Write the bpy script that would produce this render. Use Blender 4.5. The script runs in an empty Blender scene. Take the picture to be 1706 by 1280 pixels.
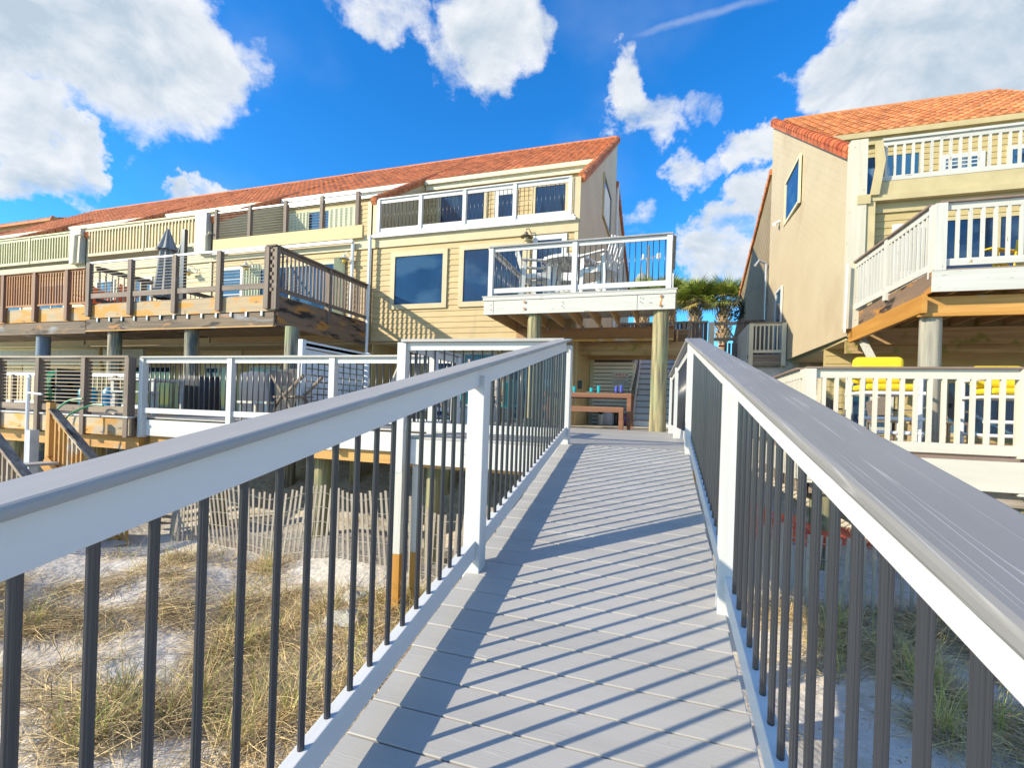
import bpy, math, random
import numpy as np
from mathutils import Vector, Matrix
R = math.radians
random.seed(7); rng = np.random.default_rng(7)
S = bpy.context.scene
COL = S.collection

# ------------------------------------------------------------------ camera
cam_d = bpy.data.cameras.new('camera'); cam = bpy.data.objects.new('camera', cam_d); COL.objects.link(cam)
S.camera = cam
cam_d.sensor_width = 36.0; cam_d.lens = 803.0/1706*36.0
cam_d.shift_y = (684-640)/1706.0; cam_d.clip_start = 0.02; cam_d.clip_end = 3000
YAW = R(18.0); ROLL = R(1.87)
right = Vector((math.cos(YAW), math.sin(YAW), 0)); fwd = Vector((-math.sin(YAW), math.cos(YAW), 0)); up = Vector((0, 0, 1))
cr = math.cos(ROLL)*right + math.sin(ROLL)*up      # image x axis in world
cu = -math.sin(ROLL)*right + math.cos(ROLL)*up
M = Matrix((cr, cu, -fwd)).transposed().to_4x4(); cam.matrix_world = M

# ------------------------------------------------------------------ world, sun, exposure
SUNT = Vector((1.0, 0.80, -0.60)).normalized()      # direction the light travels
sun_el = math.asin(-SUNT.z); sun_az = math.atan2(-SUNT.x, -SUNT.y)
W = bpy.data.worlds.new('World'); S.world = W; W.use_nodes = True
def pixdir(u, v):
    x = (u-853)/803.0; z = -(v-684)/803.0
    return (fwd + cr*x + cu*z).normalized()
def build_world():
    nt = W.node_tree; N = nt.nodes; L = nt.links; N.clear()
    def n(t, **k):
        a = N.new(t)
        for q, v in k.items(): setattr(a, q, v)
        return a
    def math_(op, a, b=None, c=None, clamp=False):
        m = n('ShaderNodeMath', operation=op, use_clamp=clamp)
        for i, s in enumerate((a, b, c)):
            if s is None: continue
            if isinstance(s, (int, float)): m.inputs[i].default_value = s
            else: L.new(s, m.inputs[i])
        return m.outputs[0]
    out = n('ShaderNodeOutputWorld'); bg = n('ShaderNodeBackground'); bg.inputs[1].default_value = 0.148
    sky = n('ShaderNodeTexSky'); sky.sky_type = 'NISHITA'; sky.sun_disc = False
    sky.sun_elevation = sun_el; sky.sun_rotation = sun_az; sky.air_density = 1.0; sky.dust_density = 0.3; sky.ozone_density = 2.5
    hs = n('ShaderNodeHueSaturation'); hs.inputs['Saturation'].default_value = 1.35; hs.inputs['Value'].default_value = 1.0
    L.new(sky.outputs[0], hs.inputs['Color'])
    tint = n('ShaderNodeMix', data_type='RGBA', blend_type='MULTIPLY'); tint.inputs[0].default_value = 1.0
    L.new(hs.outputs[0], tint.inputs[6]); tint.inputs[7].default_value = (0.58, 1.10, 1.36, 1)
    tc = n('ShaderNodeTexCoord'); nv = n('ShaderNodeVectorMath', operation='NORMALIZE'); L.new(tc.outputs['Generated'], nv.inputs[0]); d = nv.outputs[0]
    blobs = [(190, 40, 215, 1.05), (60, -30, 200, 1.1), (330, 50, 110, .85), (150, 110, 90, .7), (25, 210, 85, .8), (60, 180, 60, .6), (70, 310, 70, .85), (135, 285, 45, .9), (20, 340, 55, .8), (225, 235, 60, .42), (260, 250, 30, .5), (430, 60, 55, .5),
             (815, 55, 115, 1.0), (730, 115, 60, .6), (890, 25, 70, .7), (640, 0, 80, .72), (680, 50, 45, .5), (580, 0, 40, .5),
             (1055, 95, 48, .72), (1075, 150, 45, .66), (1090, 185, 62, .70), (1165, 170, 35, .5), (1205, 180, 34, .55),
             (1430, 120, 100, 1.0), (1390, 160, 55, .8), (1600, 90, 165, 1.2), (1500, 10, 90, .9), (1690, 150, 110, 1), (1500, 150, 90, 1),
             (1125, 290, 42, .68), (1175, 285, 34, .6), (1230, 262, 48, .8), (1270, 250, 45, .85), (1235, 345, 40, .75), (1215, 375, 34, .6), (1180, 420, 55, .8), (1235, 425, 55, .85), (1150, 440, 40, .7), (1060, 380, 35, .35),
             (350, 320, 30, .9), (385, 315, 26, .7), (325, 325, 22, .6), (1290, 60, 28, .42), (945, 20, 32, .42)]
    # clouds outside the frame too (they light and reflect like the rest of the sky)
    extra = [(Vector((-.8, -.3, .55)), .30, .8), (Vector((-.2, -.9, .45)), .35, .8), (Vector((.7, -.6, .5)), .33, .8), (Vector((.95, .2, .4)), .25, .8), (Vector((.1, -.3, .95)), .3, .7), (Vector((.5, -.8, .15)), .25, .7)]
    wn = n('ShaderNodeTexNoise'); wn.inputs['Scale'].default_value = 6.0; wn.inputs['Detail'].default_value = 6; wn.inputs['Roughness'].default_value = .62; L.new(d, wn.inputs['Vector'])
    w1 = n('ShaderNodeVectorMath', operation='SUBTRACT'); L.new(wn.outputs['Color'], w1.inputs[0]); w1.inputs[1].default_value = (.5, .5, .5)
    w2 = n('ShaderNodeVectorMath', operation='SCALE'); L.new(w1.outputs[0], w2.inputs[0]); w2.inputs['Scale'].default_value = 0.24
    w3 = n('ShaderNodeVectorMath', operation='ADD'); L.new(d, w3.inputs[0]); L.new(w2.outputs[0], w3.inputs[1])
    w4 = n('ShaderNodeVectorMath', operation='NORMALIZE'); L.new(w3.outputs[0], w4.inputs[0]); dwp = w4.outputs[0]
    acc = None
    items = [(pixdir(u, v), math.atan(r/803.0)*(1/(1+((u-853)**2+(v-684)**2)/803.0**2))**0.5*1.0, s) for u, v, r, s in blobs] + [(v.normalized(), r, s) for v, r, s in extra]
    for c, ang, s in items:
        dp = n('ShaderNodeVectorMath', operation='DOT_PRODUCT'); L.new(dwp, dp.inputs[0]); dp.inputs[1].default_value = c
        mr = n('ShaderNodeMapRange', interpolation_type='SMOOTHSTEP'); L.new(dp.outputs['Value'], mr.inputs[0])
        mr.inputs[1].default_value = math.cos(ang*1.28); mr.inputs[2].default_value = math.cos(ang*0.15); mr.inputs[3].default_value = 0; mr.inputs[4].default_value = s
        acc = mr.outputs[0] if acc is None else math_('MAXIMUM', acc, mr.outputs[0])
    def noise(scale, detail, rough, off=(0, 0, 0), dist=0.0):
        mp = n('ShaderNodeMapping'); L.new(d, mp.inputs[0]); mp.inputs['Location'].default_value = off; mp.inputs['Scale'].default_value = (1, 1, 1.5)
        t = n('ShaderNodeTexNoise'); t.inputs['Scale'].default_value = scale; t.inputs['Detail'].default_value = detail
        t.inputs['Roughness'].default_value = rough; t.inputs['Distortion'].default_value = dist; L.new(mp.outputs[0], t.inputs['Vector']); return t.outputs['Fac']
    so = -SUNT*0.03
    n1 = noise(7.0, 9, 0.60, dist=0.3); n1b = noise(7.0, 9, 0.60, off=(so.x, so.y, so.z*1.5), dist=0.3); n2 = noise(3.5, 4, 0.5, (4, 2, 1))
    n3 = noise(26.0, 6, 0.62, (2, 5, 3), .2)
    nn_ = math_('ADD', math_('MULTIPLY', math_('SUBTRACT', n1, 0.5), 2.1), math_('MULTIPLY', math_('SUBTRACT', n3, 0.5), .45))
    dens = math_('ADD', math_('MULTIPLY', acc, 1.12), math_('MULTIPLY', nn_, math_('SUBTRACT', 1.0, math_('MULTIPLY', acc, .45))))
    mr = n('ShaderNodeMapRange', interpolation_type='SMOOTHSTEP'); L.new(dens, mr.inputs[0])
    mr.inputs[1].default_value = 0.40; mr.inputs[2].default_value = 0.92; a = math_('MULTIPLY', mr.outputs[0], math_('GREATER_THAN', acc, 0.0001))
    acc2 = math_('MULTIPLY', a, 0.97)
    # thin veil
    veil = n('ShaderNodeMapRange', interpolation_type='SMOOTHSTEP'); L.new(n2, veil.inputs[0]); veil.inputs[1].default_value = .5; veil.inputs[2].default_value = .95; veil.inputs[4].default_value = .22
    c1, c2 = pixdir(1090, 50), pixdir(1250, 3); pn = c1.cross(c2).normalized(); cm = (c1+c2).normalized()
    q1 = n('ShaderNodeVectorMath', operation='DOT_PRODUCT'); L.new(d, q1.inputs[0]); q1.inputs[1].default_value = pn
    q2 = n('ShaderNodeMapRange', interpolation_type='SMOOTHSTEP'); L.new(math_('ABSOLUTE', math_('ADD', q1.outputs['Value'], math_('MULTIPLY', math_('SUBTRACT', n3, .5), .012))), q2.inputs[0]); q2.inputs[1].default_value = 0; q2.inputs[2].default_value = .009; q2.inputs[3].default_value = .24; q2.inputs[4].default_value = 0
    q3 = n('ShaderNodeVectorMath', operation='DOT_PRODUCT'); L.new(d, q3.inputs[0]); q3.inputs[1].default_value = cm
    q4 = n('ShaderNodeMapRange', interpolation_type='SMOOTHSTEP'); L.new(q3.outputs['Value'], q4.inputs[0]); q4.inputs[1].default_value = math.cos(.13); q4.inputs[2].default_value = math.cos(.03)
    alpha = math_('MAXIMUM', math_('MAXIMUM', acc2, veil.outputs[0]), math_('MULTIPLY', q2.outputs[0], q4.outputs[0]))
    shade = math_('MULTIPLY_ADD', math_('SUBTRACT', n1, n1b), 3.2, 0.86)
    shade = math_('ADD', shade, math_('MULTIPLY', math_('SUBTRACT', n2, 0.5), 0.8))
    shade = math_('SUBTRACT', shade, math_('MULTIPLY', math_('SUBTRACT', dens, 0.60, clamp=True), 0.85), clamp=True)
    cc = n('ShaderNodeMix', data_type='RGBA'); L.new(shade, cc.inputs[0]); cc.inputs[6].default_value = (2.5, 3.0, 3.45, 1); cc.inputs[7].default_value = (4.35, 4.45, 4.6, 1)
    mx = n('ShaderNodeMix', data_type='RGBA'); L.new(alpha, mx.inputs[0]); L.new(tint.outputs[2], mx.inputs[6]); L.new(cc.outputs[2], mx.inputs[7])
    L.new(mx.outputs[2], bg.inputs[0]); L.new(bg.outputs[0], out.inputs[0])
build_world()
sl = bpy.data.lights.new('sun', 'SUN'); sl.energy = 4.8; sl.angle = R(0.53); sl.color = (1.0, 0.885, 0.66)
so_ = bpy.data.objects.new('sun', sl); COL.objects.link(so_); so_.rotation_euler = SUNT.to_track_quat('-Z', 'Y').to_euler()
S.view_settings.view_transform = 'Standard'; S.view_settings.look = 'None'; S.view_settings.gamma = 1.0; S.view_settings.exposure = 0.56
S.render.engine = 'CYCLES'; S.cycles.max_bounces = 8; S.cycles.diffuse_bounces = 4

# ------------------------------------------------------------------ materials
MATS = {}
def mat(name, c1, c2=None, rough=0.6, scale=3.0, stretch=(1, 1, 1), bump=0.0, bscale=None, metal=0.0, spec=0.5, detail=6, lo=.35, hi=.65, spots=None, contour=None, island=0.0, trans=0.0, diag=None, coat=0.0, ior=1.5):
    if name in MATS: return MATS[name]
    m = bpy.data.materials.new(name); m.use_nodes = True; MATS[name] = m
    nt = m.node_tree; N = nt.nodes; L = nt.links; b = N['Principled BSDF']
    b.inputs['Roughness'].default_value = rough; b.inputs['Metallic'].default_value = metal; b.inputs['Specular IOR Level'].default_value = spec; b.inputs['IOR'].default_value = ior
    b.inputs['Coat Weight'].default_value = coat
    if trans: b.inputs['Transmission Weight'].default_value = trans
    c2 = c2 or tuple(x*0.85 for x in c1)
    g = N.new('ShaderNodeNewGeometry')
    mp = N.new('ShaderNodeMapping'); mp.inputs['Scale'].default_value = stretch; L.new(g.outputs['Position'], mp.inputs[0])
    t = N.new('ShaderNodeTexNoise'); t.inputs['Scale'].default_value = scale; t.inputs['Detail'].default_value = detail; t.inputs['Roughness'].default_value = .6; L.new(mp.outputs[0], t.inputs['Vector'])
    r = N.new('ShaderNodeMapRange'); r.inputs[1].default_value = lo; r.inputs[2].default_value = hi; L.new(t.outputs['Fac'], r.inputs[0])
    mx = N.new('ShaderNodeMix'); mx.data_type = 'RGBA'; L.new(r.outputs[0], mx.inputs[0]); mx.inputs[6].default_value = (*c1, 1); mx.inputs[7].default_value = (*c2, 1)
    col = mx.outputs[2]; h = t.outputs['Fac']
    def mixc(fac, c, tgt):
        q = N.new('ShaderNodeMix'); q.data_type = 'RGBA'; L.new(fac, q.inputs[0]); L.new(c, q.inputs[6]); q.inputs[7].default_value = (*tgt, 1); return q.outputs[2]
    def mth(op, a, bb):
        q = N.new('ShaderNodeMath'); q.operation = op
        for i, s in enumerate((a, bb)):
            if isinstance(s, (int, float)): q.inputs[i].default_value = s
            else: L.new(s, q.inputs[i])
        return q.outputs[0]
    if spots:          # (colour, scale, lo, hi[, stretch])
        for sp in (spots if isinstance(spots, list) else [spots]):
            sc, ss, slo, shi = sp[:4]
            mp2 = N.new('ShaderNodeMapping'); mp2.inputs['Scale'].default_value = sp[4] if len(sp) > 4 else (1, 1, 1); mp2.inputs['Location'].default_value = (3.1, 1.7, 5.3); L.new(g.outputs['Position'], mp2.inputs[0])
            t2 = N.new('ShaderNodeTexNoise'); t2.inputs['Scale'].default_value = ss; t2.inputs['Detail'].default_value = 5; L.new(mp2.outputs[0], t2.inputs['Vector'])
            r2 = N.new('ShaderNodeMapRange'); r2.inputs[1].default_value = slo; r2.inputs[2].default_value = shi; L.new(t2.outputs['Fac'], r2.inputs[0])
            col = mixc(r2.outputs[0], col, sc)
    if contour:        # fine embossed wood-grain lines: (colour, strength, stretch, count)
        tc, amt, st, cnt = contour
        mp3 = N.new('ShaderNodeMapping'); mp3.inputs['Scale'].default_value = st; L.new(g.outputs['Position'], mp3.inputs[0])
        t3 = N.new('ShaderNodeTexNoise'); t3.inputs['Scale'].default_value = 1.0; t3.inputs['Detail'].default_value = 1.5; L.new(mp3.outputs[0], t3.inputs['Vector'])
        f = mth('FRACT', mth('MULTIPLY', t3.outputs['Fac'], cnt), 0); e = mth('ABSOLUTE', mth('SUBTRACT', f, 0.5), 0)
        r3 = N.new('ShaderNodeMapRange'); r3.inputs[1].default_value = .0; r3.inputs[2].default_value = .10; r3.inputs[3].default_value = amt; r3.inputs[4].default_value = 0; L.new(e, r3.inputs[0])
        mpb = N.new('ShaderNodeTexNoise'); mpb.inputs['Scale'].default_value = 4; L.new(g.outputs['Position'], mpb.inputs['Vector'])
        rb = N.new('ShaderNodeMapRange'); rb.inputs[1].default_value = .4; rb.inputs[2].default_value = .6; L.new(mpb.outputs['Fac'], rb.inputs[0])
        fac = mth('MULTIPLY', r3.outputs[0], rb.outputs[0]); col = mixc(fac, col, tc); h = mth('ADD', mth('MULTIPLY', h, .4), fac)
    if island:
        hv = N.new('ShaderNodeHueSaturation'); L.new(col, hv.inputs['Color'])
        hv.inputs['Value'].default_value = 1; q = mth('ADD', mth('MULTIPLY', g.outputs['Random Per Island'], 2*island), 1-island); L.new(q, hv.inputs['Value']); col = hv.outputs[0]
    if diag:           # diagonal plank joints across a side wall: (slope, pitch, depth)
        sx = N.new('ShaderNodeSeparateXYZ'); L.new(g.outputs['Position'], sx.inputs[0]); sl_, pitch, dep = diag[:3]; dw = diag[3] if len(diag) > 3 else .10
        k = math.cos(math.atan(sl_))/pitch
        f = mth('FRACT', mth('MULTIPLY', mth('SUBTRACT', sx.outputs[2], mth('MULTIPLY', sx.outputs[1], sl_)), k), 0)
        lt = N.new('ShaderNodeMapRange'); lt.inputs[1].default_value = dw*.5 if dw > .2 else 0; lt.inputs[2].default_value = dw; lt.inputs[3].default_value = dep; lt.inputs[4].default_value = 0; L.new(f, lt.inputs[0])
        col = mixc(lt.outputs[0], col, tuple(x*.45 for x in c1)); h = mth('SUBTRACT', mth('MULTIPLY', h, .25), mth('MULTIPLY', f, 1.0))
    L.new(col, b.inputs['Base Color'])
    if bump:
        bp = N.new('ShaderNodeBump'); bp.inputs['Strength'].default_value = bump; bp.inputs['Distance'].default_value = 0.05 if name == 'white_sand' else 0.01
        if bscale:
            t4 = N.new('ShaderNodeTexNoise'); t4.inputs['Scale'].default_value = bscale; t4.inputs['Detail'].default_value = 8; L.new(mp.outputs[0], t4.inputs['Vector']); h = t4.outputs['Fac']
        L.new(h, bp.inputs['Height']); L.new(bp.outputs[0], b.inputs['Normal'])
    return m
ST = {'x': (.12, 2.2, 2.2), 'y': (2.2, .12, 2.2), 'z': (2.2, 2.2, .12)}
def white(ax='x'): return mat('white_paint_'+ax, (.60, .60, .595), (.54, .54, .53), .45, 4, ST[ax], .25, spots=((.45, .42, .38), 9, .68, .74))
def oldwhite(ax='x'): return mat('weathered_white_paint_'+ax, (.57, .56, .52), (.49, .475, .43), .6, 5, ST[ax], .6, spots=[((.26, .22, .17), 13, .67, .70, {'x': (.35, 1.6, 1.6), 'y': (1.6, .35, 1.6), 'z': (1.6, 1.6, .35)}[ax]), ((.36, .22, .09), 5, .72, .78)])
def composite(ax='x'): return mat('grey_composite_'+ax, (.425, .408, .39), (.375, .36, .343), .55, 3, ST[ax], .3, island=.05, spots=[((.50, .48, .44), 1.4, .62, .80), ((.30, .29, .28), 30, .70, .76)], contour=((.50, .49, .475), .35, {'x': (.5, 34, 1.0), 'y': (30, .5, 1.0), 'z': (12, 12, 1)}[ax], 6))
CAPL = mat('grey_composite_left_cap', (.36, .345, .33), (.315, .30, .29), .55, 3, ST['y'], .15, contour=((.50, .49, .475), .6, (30, .5, 1.2), 8))  # lighter copy of the cap composite; grazing sheen is put into its colour
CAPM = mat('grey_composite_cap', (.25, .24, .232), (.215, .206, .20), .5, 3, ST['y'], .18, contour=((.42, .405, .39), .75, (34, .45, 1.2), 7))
def wwood(ax='x'): return mat('weathered_wood_'+ax, (.32, .25, .185), (.18, .14, .11), .8, 6, ST[ax], .5, spots=[((.42, .36, .30), 4, .55, .7, ST[ax]), ((.03, .025, .02), 2.5, .62, .72)])
def ywood(ax='x'): return mat('yellow_pine_'+ax, (.60, .34, .10), (.42, .21, .05), .6, 5, ST[ax], .35, spots=[((.50, .46, .40), 2.2, .56, .66), ((.12, .07, .03), 7, .70, .74)])
def owood(ax='x'): return mat('orange_treated_pine_'+ax, (.52, .26, .05), (.40, .18, .03), .55, 4, ST[ax], .3, spots=((.20, .10, .03), 9, .68, .74))
def beamwood(ax='x'): return mat('mossy_beam_wood_'+ax, (.52, .35, .18), (.34, .22, .105), .8, 6, ST[ax], .4, spots=((.24, .22, .05), 3.2, .57, .66))
def brown(ax='x'): return mat('brown_rail_wood_'+ax, (.215, .16, .125), (.13, .095, .075), .7, 6, ST[ax], .4, spots=((.24, .20, .17), 3, .6, .72))
REDW = mat('redwood_balusters', (.40, .17, .055), (.24, .10, .035), .65, 6, ST['z'], .3, island=.15)
BLACK = mat('dark_bronze_aluminium', (.034, .037, .045), (.030, .033, .040), .28, 8, ST['z'], .03, metal=.15, spec=.8)
STEEL = mat('steel_cable', (.55, .50, .40), None, .35, metal=.5)
PVC = mat('white_pvc_pipe', (.80, .81, .83), (.74, .75, .77), .3, 4)
TAN = mat('tan_lap_siding', (.53, .395, .20), (.475, .35, .17), .65, 2.5, (1, 1, 3), .12, island=.06, spots=[((.40, .30, .17), 1.5, .60, .78, (3, 1, .3)), ((.30, .23, .14), 16, .70, .76)])
TANT = mat('tan_trim', (.56, .46, .28), (.50, .41, .24), .55, 3, (1, 1, 1), .1, spots=((.42, .36, .25), 8, .68, .76))
CREAM = mat('cream_trim', (.58, .50, .33), (.52, .44, .28), .6, 3, (1, 1, 1), .15, spots=((.40, .36, .27), 7, .66, .76))
GREENC = mat('pale_green_cream_paint', (.53, .52, .33), (.46, .45, .28), .6, 3, (1, 1, 1), .15)
OLIVE = mat('olive_yellow_siding', (.49, .385, .185), (.44, .34, .155), .65, 2.5, (1, 1, 3), .12, island=.03)
OLIVET = mat('olive_yellow_trim', (.52, .43, .24), (.46, .375, .20), .6, 3, (1, 1, 1), .1)
SIDEW = mat('cream_diagonal_siding', (.50, .42, .285), (.465, .385, .26), .7, .8, (1, 1, 1), .4, diag=(.65, .19, .12), spots=((.40, .31, .20), .5, .56, .75))
SIDEB = mat('ribbed_diagonal_siding', (.34, .26, .14), (.28, .21, .11), .7, .8, (1, 1, 1), .9, diag=(-.9, .34, .85, .45))
SIDES = mat('tan_diagonal_siding', (.74, .57, .37), (.68, .51, .33), .7, .8, (1, 1, 1), .5, diag=(.65, .19, .2))
TILE = mat('terracotta_tiles', (.62, .20, .07), (.45, .13, .045), .75, 1.3, (1, 1, 1), .25, island=.22, spots=[((.74, .44, .27), 17, .58, .70), ((.26, .13, .09), 13, .64, .72), ((.28, .14, .09), .55, .62, .78)])
TILE2 = mat('terracotta_tiles_pale', (.56, .21, .07), (.44, .14, .04), .75, 1.3, (1, 1, 1), .25, island=.28, spots=[((.66, .42, .27), 17, .58, .70), ((.32, .20, .14), 13, .60, .70)])
GLASS = mat('window_glass_dark_blue', (.014, .045, .115), (.008, .026, .07), .03, .9, spec=.5, ior=1.5, bump=.02, spots=[((.035, .075, .14), .7, .52, .62, (1, 1, 2)), ((.004, .010, .024), .9, .58, .66, (2.5, 1, .5))])  # pale and dark bands painted in as reflections and curtain shapes
GLASSB = mat('window_glass_bright_blue', (.04, .12, .24), (.025, .08, .17), .03, .9, spec=.5, ior=1.5, bump=.02, spots=[((.16, .21, .27), .9, .55, .62, (2, 1, .4)), ((.01, .02, .04), 1.2, .58, .64)])  # colour patches stand in for reflections and curtains on opaque panes
SAND = mat('white_sand', (.70, .64, .56), (.60, .54, .46), .95, 2.0, (1, 1, 1), .9, spots=[((.46, .38, .27), 1.6, .56, .72), ((.30, .22, .13), 34, .61, .70), ((.80, .76, .70), 6, .60, .75)], bscale=7)
POLE = mat('treated_pine_pole', (.38, .32, .165), (.13, .12, .075), .8, 7, (2.6, 2.6, .14), .8, lo=.40, hi=.60, spots=[((.20, .26, .14), 2.2, .52, .68, (1, 1, .4)), ((.48, .42, .26), 3, .60, .75, (2, 2, .3))])
POLEG = mat('grey_weathered_pole', (.40, .36, .26), (.13, .12, .095), .85, 8, (2.6, 2.6, .14), .8, lo=.40, hi=.60, spots=[((.10, .12, .12), 2.6, .54, .68, (1.5, 1.5, .4)), ((.26, .30, .16), 1.8, .55, .7, (1, 1, .5))])
TABLEW = mat('reddish_brown_table_wood', (.27, .125, .065), (.17, .075, .04), .5, 5, ST['x'], .2)
PICK = mat('sun_bleached_picket', (.38, .33, .28), (.27, .23, .19), .85, 6, ST['z'], .3, island=.18)
DARKF = mat('black_grill_cover', (.035, .037, .045), (.022, .023, .028), .7, 5, (1, 1, 1), .4)
YELL = mat('yellow_cushion', (.74, .55, .02), (.68, .48, .015), .85, 5, (1, 1, 1), .1)
BEIGE = mat('beige_sling_fabric', (.55, .48, .40), (.50, .43, .36), .8, 12)
TEAL = mat('teal_plastic', (.01, .46, .50), (.01, .38, .43), .25)
BLUEP = mat('violet_blue_plastic', (.10, .14, .55), (.08, .10, .46), .25)
NAVYP = mat('navy_plate', (.015, .04, .22), None, .3)
GREENH = mat('green_hose', (.03, .28, .13), (.02, .22, .10), .4)
LEAFG = mat('palm_leaf', (.30, .33, .055), (.12, .17, .03), .5, 3, (1, 1, 1), 0, island=.45)
LEAFY = mat('palm_leaf_yellowed', (.46, .36, .10), (.20, .15, .04), .6, 3, (1, 1, 1), 0, island=.3)
BOOT = mat('palm_boots', (.52, .36, .19), (.22, .15, .085), .9, 9, (1, 1, 1), .8, island=.35)
STRAW = mat('dry_straw', (.72, .53, .25), (.52, .38, .18), .8, 4, (1, 1, 1), 0, island=.35)
STRAWD = mat('dead_brown_grass', (.28, .21, .14), (.17, .13, .09), .85, 4, (1, 1, 1), 0, island=.3)
GRASSG = mat('green_dune_grass', (.40, .42, .06), (.26, .32, .05), .6, 4, (1, 1, 1), 0, island=.3)
ORANGE = mat('orange_mesh', (.75, .09, .02), (.60, .06, .015), .6, 20)
GREYF = mat('grey_umbrella_fabric', (.30, .30, .30), (.23, .23, .235), .8, 4, ST['z'], .3)
METALG = mat('galvanised_metal', (.42, .43, .45), None, .35, 9, metal=.7)
FENCEW = mat('grey_brown_fence_boards', (.20, .155, .125), (.10, .08, .07), .85, 6, ST['z'], .4, island=.3)
CONC = mat('concrete', (.34, .33, .31), (.28, .27, .25), .9, 4, (1, 1, 1), .3)
POT = mat('white_glazed_pot', (.62, .62, .63), None, .3)
REDP = mat('red_paint', (.55, .05, .04), None, .5)
ROCK = mat('pale_rock', (.50, .47, .40), (.36, .33, .27), .9, 6, (1, 1, 1), .8)

# ------------------------------------------------------------------ object helpers
WL = {}
def link(o): COL.objects.link(o); return o
def tag(o, label=None, cat=None, group=None, kind=None):
    if label: o['label'] = label
    if cat: o['category'] = cat
    if group: o['group'] = group
    if kind: o['kind'] = kind
    return o
def thing(name, loc, label, cat, group=None):
    o = link(bpy.data.objects.new(name, None)); o.location = loc; o.empty_display_size = .1; WL[o] = Vector(loc); return tag(o, label, cat, group)
class MB:
    def __init__(s): s.v = []; s.f = []; s.mi = []
    def add(s, vs, fs, mi=0):
        k = len(s.v); s.v += [tuple(v) for v in vs]; s.f += [tuple(i+k for i in f) for f in fs]; s.mi += [mi]*len(fs); return s
    def box(s, x0, x1, y0, y1, z0, z1, mi=0):
        return s.add([(x0, y0, z0), (x1, y0, z0), (x1, y1, z0), (x0, y1, z0), (x0, y0, z1), (x1, y0, z1), (x1, y1, z1), (x0, y1, z1)],
                     [(3, 2, 1, 0), (4, 5, 6, 7), (0, 1, 5, 4), (1, 2, 6, 5), (2, 3, 7, 6), (3, 0, 4, 7)], mi)
    def bar(s, p, q, w, h, upv=(0, 0, 1), mi=0):
        p = Vector(p); q = Vector(q); d = (q-p).normalized(); sd = d.cross(Vector(upv)).normalized(); u = sd.cross(d)
        a = sd*w/2; b = u*h/2
        return s.add([p-a-b, p+a-b, p+a+b, p-a+b, q-a-b, q+a-b, q+a+b, q-a+b], [(0, 1, 2, 3), (7, 6, 5, 4), (0, 4, 5, 1), (1, 5, 6, 2), (2, 6, 7, 3), (3, 7, 4, 0)], mi)
    def tube(s, pts, r, n=8, mi=0, rad=None, cap=True):
        pts = [Vector(p) for p in pts]; k = len(s.v); m = len(pts)
        for i, p in enumerate(pts):
            d = (pts[min(i+1, m-1)]-pts[max(i-1, 0)]).normalized(); ref = Vector((0, 0, 1)) if abs(d.z) < .9 else Vector((1, 0, 0))
            a = d.cross(ref).normalized(); b = d.cross(a); rr = rad[i] if rad else r
            for j in range(n):
                t = 2*math.pi*j/n; s.v.append(tuple(p+(a*math.cos(t)+b*math.sin(t))*rr))
        for i in range(m-1):
            for j in range(n): s.f.append((k+i*n+j, k+i*n+(j+1) % n, k+(i+1)*n+(j+1) % n, k+(i+1)*n+j)); s.mi.append(mi)
        if cap: s.f.append(tuple(k+j for j in range(n))[::-1]); s.mi.append(mi); s.f.append(tuple(k+(m-1)*n+j for j in range(n))); s.mi.append(mi)
        return s
    def prism(s, poly, axis, a0, a1, mi=0):      # poly in the other two axes, extruded along axis
        def P(p, a):
            return {'x': (a, p[0], p[1]), 'y': (p[0], a, p[1]), 'z': (p[0], p[1], a)}[axis]
        n = len(poly); s.add([P(p, a0) for p in poly]+[P(p, a1) for p in poly], [tuple(range(n))[::-1], tuple(range(n, 2*n))]+[(i, (i+1) % n, n+(i+1) % n, n+i) for i in range(n)], mi); return s
    def lathe(s, prof, c=(0, 0, 0), n=16, mi=0):
        pts = [(r, z) for r, z in prof]; k = len(s.v)
        for r, z in pts:
            for j in range(n): t = 2*math.pi*j/n; s.v.append((c[0]+r*math.cos(t), c[1]+r*math.sin(t), c[2]+z))
        for i in range(len(pts)-1):
            for j in range(n): s.f.append((k+i*n+j, k+i*n+(j+1) % n, k+(i+1)*n+(j+1) % n, k+(i+1)*n+j)); s.mi.append(mi)
        return s
    def mesh(s, name, mats, off=Vector((0, 0, 0)), smooth=False):
        me = bpy.data.meshes.new(name); me.from_pydata([(v[0]-off[0], v[1]-off[1], v[2]-off[2]) for v in s.v], [], s.f)
        for m in (mats if isinstance(mats, (list, tuple)) else [mats]): me.materials.append(m)
        if any(s.mi): me.polygons.foreach_set('material_index', s.mi)
        if smooth: me.polygons.foreach_set('use_smooth', [True]*len(me.polygons))
        me.update(); return me
    def build(s, name, mats, parent=None, smooth=False, bevel=0, label=None, cat=None, group=None, kind=None, fixn=True):
        off = WL.get(parent, Vector((0, 0, 0))) if parent else Vector((0, 0, 0))
        me = s.mesh(name, mats, off, smooth)
        if fixn:
            import bmesh
            b = bmesh.new(); b.from_mesh(me); bmesh.ops.recalc_face_normals(b, faces=b.faces); b.to_mesh(me); b.free()
        o = link(bpy.data.objects.new(name, me))
        if parent: o.parent = parent
        WL[o] = off
        if bevel:
            bv = o.modifiers.new('bevel', 'BEVEL'); bv.width = bevel; bv.segments = 2 if bevel < .02 else 5; bv.limit_method = 'ANGLE'; bv.angle_limit = R(40)
        if smooth:
            try: me.set_sharp_from_angle(angle=R(42))
            except Exception: pass
        return tag(o, label, cat, group, kind)
def struct(o): return tag(o, kind='structure')
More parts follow.
